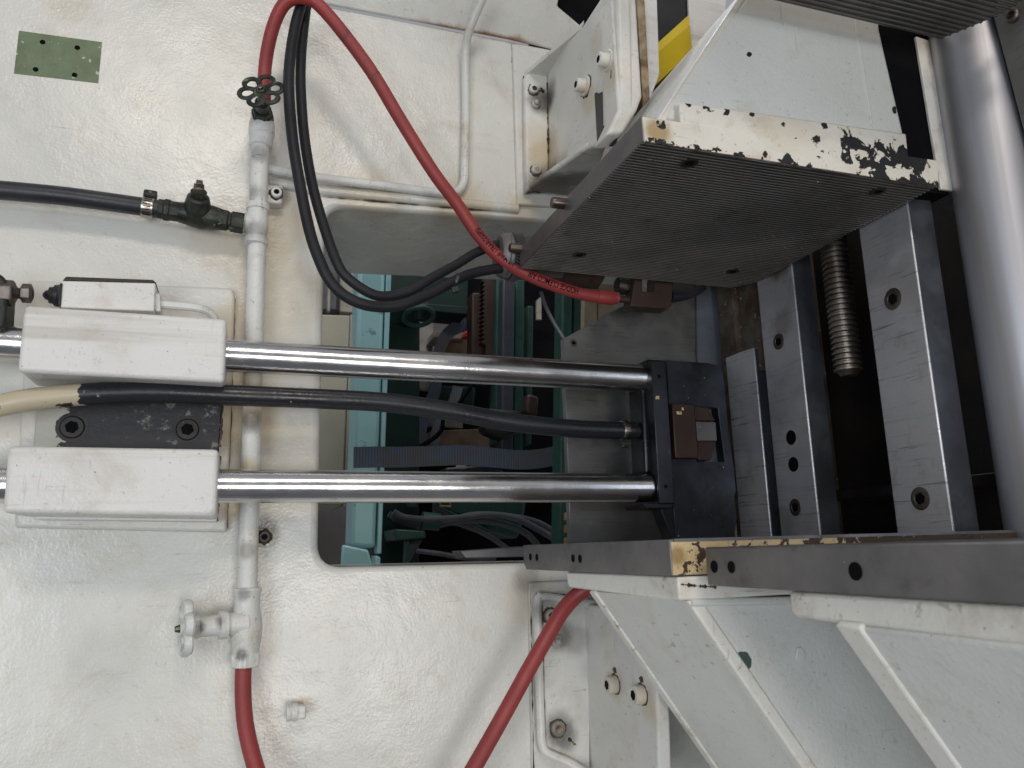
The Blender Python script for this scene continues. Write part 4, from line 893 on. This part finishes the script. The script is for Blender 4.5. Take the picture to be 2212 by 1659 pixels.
gm = bg_box('green_machine', 'dark green machine body with brackets behind the turquoise column', 'machine', [
    ('body_panel', [(849, 500), (908, 500), (905, 1300), (812, 1300)], 1.80, 2.0, 'dark_green', .004),
    ('shelf', [(846, 653), (922, 656), (922, 669), (846, 673)], 1.70, 1.85, 'mid_green', .003),
    ('shelf_gusset', [(892, 628), (916, 640), (930, 662), (890, 656)], 1.72, 1.74, 'grey_bar', .002),
    ('cross_beam', [(922, 655), (1012, 662), (1010, 680), (922, 672)], 1.85, 1.95, 'dark_green', .003),
    ('upper_panel', [(846, 560), (1012, 560), (1010, 664), (846, 655)], 1.95, 2.0, 'dark_green', .002),
    ('lower_bracket', [(852, 1143), (918, 1147), (921, 1162), (856, 1168)], 1.66, 1.80, 'mid_green', .003),
    ('bracket_post', [(878, 1166), (886, 1166), (882, 1250), (874, 1250)], 1.67, 1.70, 'mid_green', .002),
    ('bracket_gusset', [(887, 1167), (914, 1165), (884, 1216), (872, 1250)], 1.68, 1.70, 'grey_bar', .002),
    ('small_box', [(885, 1050), (904, 1050), (902, 1096), (884, 1096)], 1.75, 1.8, 'mid_green', .003),
    ('lower_dark_sheet', [(905, 1016), (1225, 1022), (1225, 1290), (900, 1290)], 2.2, 2.3, 'void_black', .002),  # this and the next are black sheets for the unlit depth
    ('middle_dark_sheet', [(900, 820), (1225, 830), (1225, 1030), (895, 1030)], 2.15, 2.2, 'void_black', .002),
    ('casting', [(940, 830), (1030, 834), (1025, 880), (930, 872)], 2.0, 2.1, 'dark_green', .01),
    ('tank', [(962, 1070), (1140, 1078), (1132, 1130), (1120, 1166), (1040, 1140), (962, 1108)], 1.85, 2.0, 'mid_green', .012),
    ('tank_rib', [(940, 1094), (962, 1098), (1060, 1146), (1052, 1152)], 1.83, 1.86, 'mid_green', .003)], W(880, 1250, 1.8))
q = W(905, 684, 1.70); hw = thing('handwheel', 'small dark green handwheel ring below the green shelf', 'handwheel', q)
pts = []
for k in range(16):
    a = 2 * math.pi * k / 16; pts.append(q + V((math.cos(a) * .0335, math.sin(a) * .0335 * .85, math.sin(a) * -.0135 + math.cos(a) * .002)))
ob('rim', MB().tube(pts, .0055, 10, 2, True), 'mid_green', hw)
ob('hub', MB().lathe(q + PZ * .012, NZ, [(0, .012), (.02, .008)], 12), 'dark_green', hw)
# rack and guideway bars
rk = [W(1052, 590, 1.78)]
for k in range(15):
    y = 600 + k * 9.4; rk += [W(1048, y, 1.78), W(1042 - k * .2, y + 7, 1.78)]
rk += [W(1050, 745, 1.78), W(1050, 830, 1.78), W(1068, 830, 1.78), W(1072, 590, 1.78)]
gr = thing('gear_rack', 'dark toothed gear rack between green guide bars', 'rack', W(1055, 830, 1.78))
ob('toothed_bar', MB().prism(rk, (0, .03, 0)), 'brown_steel', gr, bevel=.0004)
for i, (nm, lab, mt, x0, x1, y0, y1, Y) in enumerate((
    ('guide_bar', 'brown rusty upright bar left of the gear rack', 'brown_steel', 1020, 1046, 632, 820, 1.86),
    ('guide_bar', 'green upright bar right of the gear rack', 'mid_green', 1073, 1086, 590, 960, 1.76),
    ('guide_bar', 'smooth dark grey upright slide bar in the opening', 'grey_bar', 1087, 1113, 600, 975, 1.73),
    ('guide_bar', 'green upright bar with a bright edge in the opening', 'mid_green', 1114, 1134, 590, 985, 1.75),
    ('guide_bar', 'narrow green upright bar beside the black gap', 'mid_green', 1139, 1153, 660, 960, 1.80),
    ('guide_bar', 'tall green upright post left of the grey backing plate', 'mid_green', 1216, 1238, 560, 1250, 1.55),
    ('guide_bar', 'tall green upright post hidden partly by the grey backing plate', 'mid_green', 1241, 1264, 560, 1250, 1.56))):
    o = thing(nm, lab, 'bar', W(x0, y1, Y), 'upright bars of the green machine')
    dx = -(y1 - 700) * .016
    ob('bar', MB().pbox([(x0, y0), (x1, y0), (x1 + dx, y1), (x0 + dx, y1)], Y, Y + .05), mt, o, bevel=.004)
tag(ob('dark_backdrop', MB().pbox([(1010, 500), (1320, 500), (1320, 1300), (1000, 1300)], 2.35, 2.4), 'void_black'), 'added black panel standing in for the unlit depth behind the green machine', 'panel')  # added so the depth behind the opening stays dark
o = bg_box('red_clamp', 'bright red clamp pieces behind the blue strap', 'clamp', [('jaw', [(1009, 692), (1021, 692), (1020, 728), (1000, 728), (1004, 716), (1008, 716)], 1.95, 1.98, 'red_part', .002), ('arm', [(1028, 640), (1033, 640), (1031, 735), (1025, 735)], 1.95, 1.98, 'red_part', .002)], W(1010, 728, 1.95))
bg_box('cardboard_box', 'brown box with pale lid behind the red clamp', 'box', [('carton', [(958, 732), (1010, 732), (1006, 800), (955, 800)], 2.05, 2.15, 'cardboard', .003), ('lid', [(938, 714), (1003, 718), (1003, 732), (935, 730)], 2.03, 2.12, 'pale_card', .002)], W(980, 800, 2.05))
bg_box('pale_board', 'pale grey board behind the green handwheel', 'board', [('panel', [(908, 676), (937, 676), (934, 760), (905, 765)], 2.12, 2.15, 'pale_card', .001)], W(920, 765, 2.12))
bg_box('painted_board', 'board with pale and green smeared paint below the upper rod', 'board', [('panel', [(908, 800), (962, 806), (945, 845), (905, 840)], 1.98, 2.0, 'worn_panel_cloth', .001), ('lower_panel', [(920, 880), (1000, 890), (1000, 925), (925, 920)], 1.98, 2.0, 'worn_panel_cloth', .001)], W(930, 920, 1.98))
bg_box('timber_block', 'brown timber block above the blue strap', 'timber', [('block', [(930, 930), (1060, 925), (1060, 972), (925, 975)], 1.95, 2.1, 'cardboard', .004)], W(990, 975, 1.95))
bg_box('wooden_post', 'pale wooden board behind the red hose end', 'board', [('board', [(1264, 560), (1290, 560), (1290, 700), (1262, 720)], 1.40, 1.42, 'timber', .001), ('second_board', [(1292, 560), (1345, 560), (1345, 660), (1292, 690)], 1.405, 1.42, 'timber', .001)], W(1300, 700, 1.4))
bg_box('striped_edge', 'orange and black edge strip beside the grey backing plate', 'strip', [('tab', [(1222, 1108 + k * 27), (1233, 1104 + k * 27), (1233, 1120 + k * 27), (1222, 1124 + k * 27)], 1.3, 1.31, 'brass', .001) for k in range(3)], W(1228, 1190, 1.3))
bg_box('lit_gap_card', 'small pale card standing in for a bright gap among the green bars', 'label', [('face', [(1160, 648), (1169, 640), (1170, 690), (1160, 690)], 2.1, 2.11, 'pale_card', 0)], W(1165, 690, 2.1))  # brightness of the gap put into a pale colour
def ribbon(name, label, pts, wpx, Y, mat, cat, tw=0.0):
    P_ = [W(x, y, Y + dy) for x, y, dy in pts]; p = curve(P_, 6); hw_ = rad(wpx / 2, Y); m = MB(); vs_ = []; fs = []
    for i, c in enumerate(p):
        t_ = (p[min(i + 1, len(p) - 1)] - p[max(i - 1, 0)]).normalized(); s = t_.cross(PY).normalized()
        for sg, dd in ((1, 0), (-1, 0), (-1, .003), (1, .003)): vs_.append(c + s * hw_ * sg + PY * (dd + tw * sg))
    for i in range(len(p) - 1):
        for j in range(4): fs.append([i * 4 + j, i * 4 + (j + 1) % 4, (i + 1) * 4 + (j + 1) % 4, (i + 1) * 4 + j])
    fs += [[0, 1, 2, 3], [(len(p) - 1) * 4 + j for j in (3, 2, 1, 0)]]
    m.add(vs_, fs); o = thing(name, label, cat, min(P_, key=lambda q: q.z)); ob('webbing', m, mat, o); return o
ribbon('lashing_strap', 'long dirty blue webbing strap running across the turquoise column', [(764, 988, .0), (815, 987, -.01), (870, 987, .0), (930, 985, .015), (1000, 983, .02), (1060, 988, .02), (1120, 993, .03), (1170, 990, .05), (1225, 978, .08)], 42, 1.56, 'strap_web', 'strap')
ribbon('lashing_strap', 'blue webbing strap hanging in a curve behind the upper rod', [(1030, 700, 0), (1000, 702, 0), (968, 720, 0), (950, 755, 0), (946, 800, 0), (938, 850, 0), (915, 900, 0), (905, 960, 0)], 26, 1.93, 'strap_web', 'strap', .006)
ribbon('lashing_strap', 'short dark blue strap end hanging below the middle hose', [(990, 835, 0), (975, 880, 0), (950, 915, 0), (935, 960, 0)], 20, 1.90, 'strap_web', 'strap', -.005)
for i, (pts, r, lab) in enumerate((
    ([(850, 1106), (875, 1118), (930, 1122), (1000, 1118), (1060, 1112), (1120, 1122), (1200, 1165)], .0075, 'uppermost grey cable of the bundle in the green collar'),
    ([(845, 1112), (880, 1126), (930, 1128), (985, 1120), (1030, 1111), (1090, 1114), (1165, 1130), (1240, 1180)], .0070, 'grey cable arching over the bundle towards the right'),
    ([(840, 1110), (880, 1132), (930, 1134), (1000, 1124), (1080, 1130), (1140, 1155), (1175, 1200)], .0075, 'grey cable bending down at the right end of the bundle'),
    ([(850, 1120), (890, 1136), (935, 1138), (985, 1130), (1050, 1155), (1110, 1195)], .0062, 'lowest grey cable running to the dark flat bar'))):
    hose_thing('grey_cable', lab, 'cable', [W(x, y, 1.72 + .012 * i) for x, y in pts], r, 'grey_cable', 10, 5)
cg = thing('cable_collar', 'short green tube collar around the grey cable bundle', 'collar', W(932, 1145, 1.72))
ob('tube', MB().lathe(W(911, 1124, 1.735), W(950, 1128, 1.735) - W(911, 1124, 1.735), [(0, .018), (0, .0195), (.040, .0195), (.040, .018)], 24), 'mid_green', cg)
hose_thing('thin_cable', 'thin dark cable slanting down to the corner of the grey plate', 'cable', [W(1168, 630, 1.5), W(1180, 665, 1.5), W(1198, 700, 1.48), W(1222, 738, 1.45)], .0042, 'grey_cable', 8, 4)
bk = thing('brass_buckle', 'small brass strap buckle just under the lower rod', 'buckle', W(957, 1096, 1.7))
ob('loop', MB().tube([W(949, 1078, 1.7), W(972, 1078, 1.7), W(973, 1094, 1.7), W(951, 1093, 1.7)], .0028, 8, 1, True), 'brass', bk)

# ------------------------------------------------------------------ dirt packed into joints of the castings, plus the branch tube's drawn shadow
def dirt_shade_line(parent, pts, r=.0011, seed=1):
    rg = random.Random(seed); ph = [rg.uniform(0, 6.28) for _ in range(4)]
    def rr(f): return max(.0002, r * (.55 + .35 * math.sin(17 * f + ph[0]) + .3 * math.sin(41 * f + ph[1]) + .25 * math.sin(97 * f + ph[2])))
    return ob('dirt_shade_line', MB().tube(pts, rr, 6, 14), 'grime', parent)
dirt_shade_line(lbk, [W(1156, 1292, .9915), W(1157, 1400, .9915), W(1161, 1530, .9915), W(1166, 1618, .9915)], .0018, 3)
dirt_shade_line(lbk, [W(1158, 1284, .9915), W(1200, 1284, .9915), W(1260, 1290, .9915)], .0016, 4)
dirt_shade_line(frame, [W(1146, 1262, .9925), W(1149, 1450, .9925), W(1153, 1659, .9925)], .0009, 5)
dirt_shade_line(lbk, [W(1172, 1306, .9826), W(1174, 1400, .9826), W(1178, 1600, .9826)], .0009, 6)
dirt_shade_line(ubk, [W(1131, 165, .9915), W(1132, 300, .9915), W(1134, 414, .9915)], .0013, 7)
dirt_shade_line(ubk, [W(1183, 180, .9776), W(1184, 260, .9776), W(1184, 330, .9776)], .0022, 8)
dirt_shade_line(ubk, [W(1140, 416, .984), W(1180, 412, .984), W(1230, 408, .984)], .0020, 9)
dirt_shade_line(frame, [W(508, 645, .9985), W(500, 860, .9985), W(490, 1140, .9985)], .0018, 10)
dirt_shade_line(frame, [W(1105, 96, .9985), W(1108, 180, .9985), W(1117, 430, .9985)], .0008, 11)
dirt_shade_line(frame, [W(690, 424, .9985), W(850, 438, .9985), W(1010, 452, .9985), W(1120, 458, .9985)], .0012, 12)
dirt_shade_line(lb, [W(476, 985, .967), W(473, 1060, .967), W(470, 1125, .967)], .0018, 13)
dirt_shade_line(bp, [W(484, 832, .967), W(481, 880, .967), W(476, 965, .967)], .0020, 14)
dirt_shade_line(br, [W(600, 377, .996), W(700, 394, .996), W(850, 412, .996), W(960, 426, .996)], .0012, 15)  # shadow under the branch tube drawn as a dark line
dirt_shade_line(uj, [W(1395, 306, .5793), W(1550, 332, .5793), W(1750, 363, .5793), W(2026, 405, .5793)], .0009, 16)
dirt_shade_line(rs, [W(1470, 1262, .5812), W(1510, 1266, .5812), W(1545, 1268, .5812)], .0016, 17)
# extra clutter low in the opening
bg_box('dark_lump', 'black greasy casting lump among the bars behind the middle hose', 'casting', [('lump', [(1050, 880), (1130, 886), (1138, 930), (1090, 948), (1046, 930)], 1.70, 1.76, 'oily_black', .01), ('boss', [(1140, 850), (1165, 856), (1162, 900), (1136, 890)], 1.68, 1.72, 'brown_steel', .006)], W(1090, 948, 1.7))
bg_box('dark_bracket', 'dark jagged bracket above the lower rod behind the strap', 'bracket', [('plate', [(960, 1010), (1040, 1004), (1090, 1016), (1075, 1040), (965, 1040)], 1.75, 1.8, 'oily_black', .006), ('tip', [(990, 1000), (1006, 1000), (1010, 1012), (988, 1012)], 1.72, 1.74, 'pale_card', .002)], W(1000, 1040, 1.75))
hose_thing('thin_cable', 'thin black cable looping behind the blue hanging strap', 'cable', [W(x, y, 1.82) for x, y in ((1020, 830), (985, 880), (960, 900), (950, 935), (905, 965), (880, 960))], .0055, 'void_black', 8, 5)
hose_thing('thin_cable', 'thin black cable curving across the turquoise column base', 'cable', [W(x, y, 1.64) for x, y in ((900, 1190), (950, 1196), (1010, 1206), (1070, 1206))], .005, 'grey_cable', 8, 5)
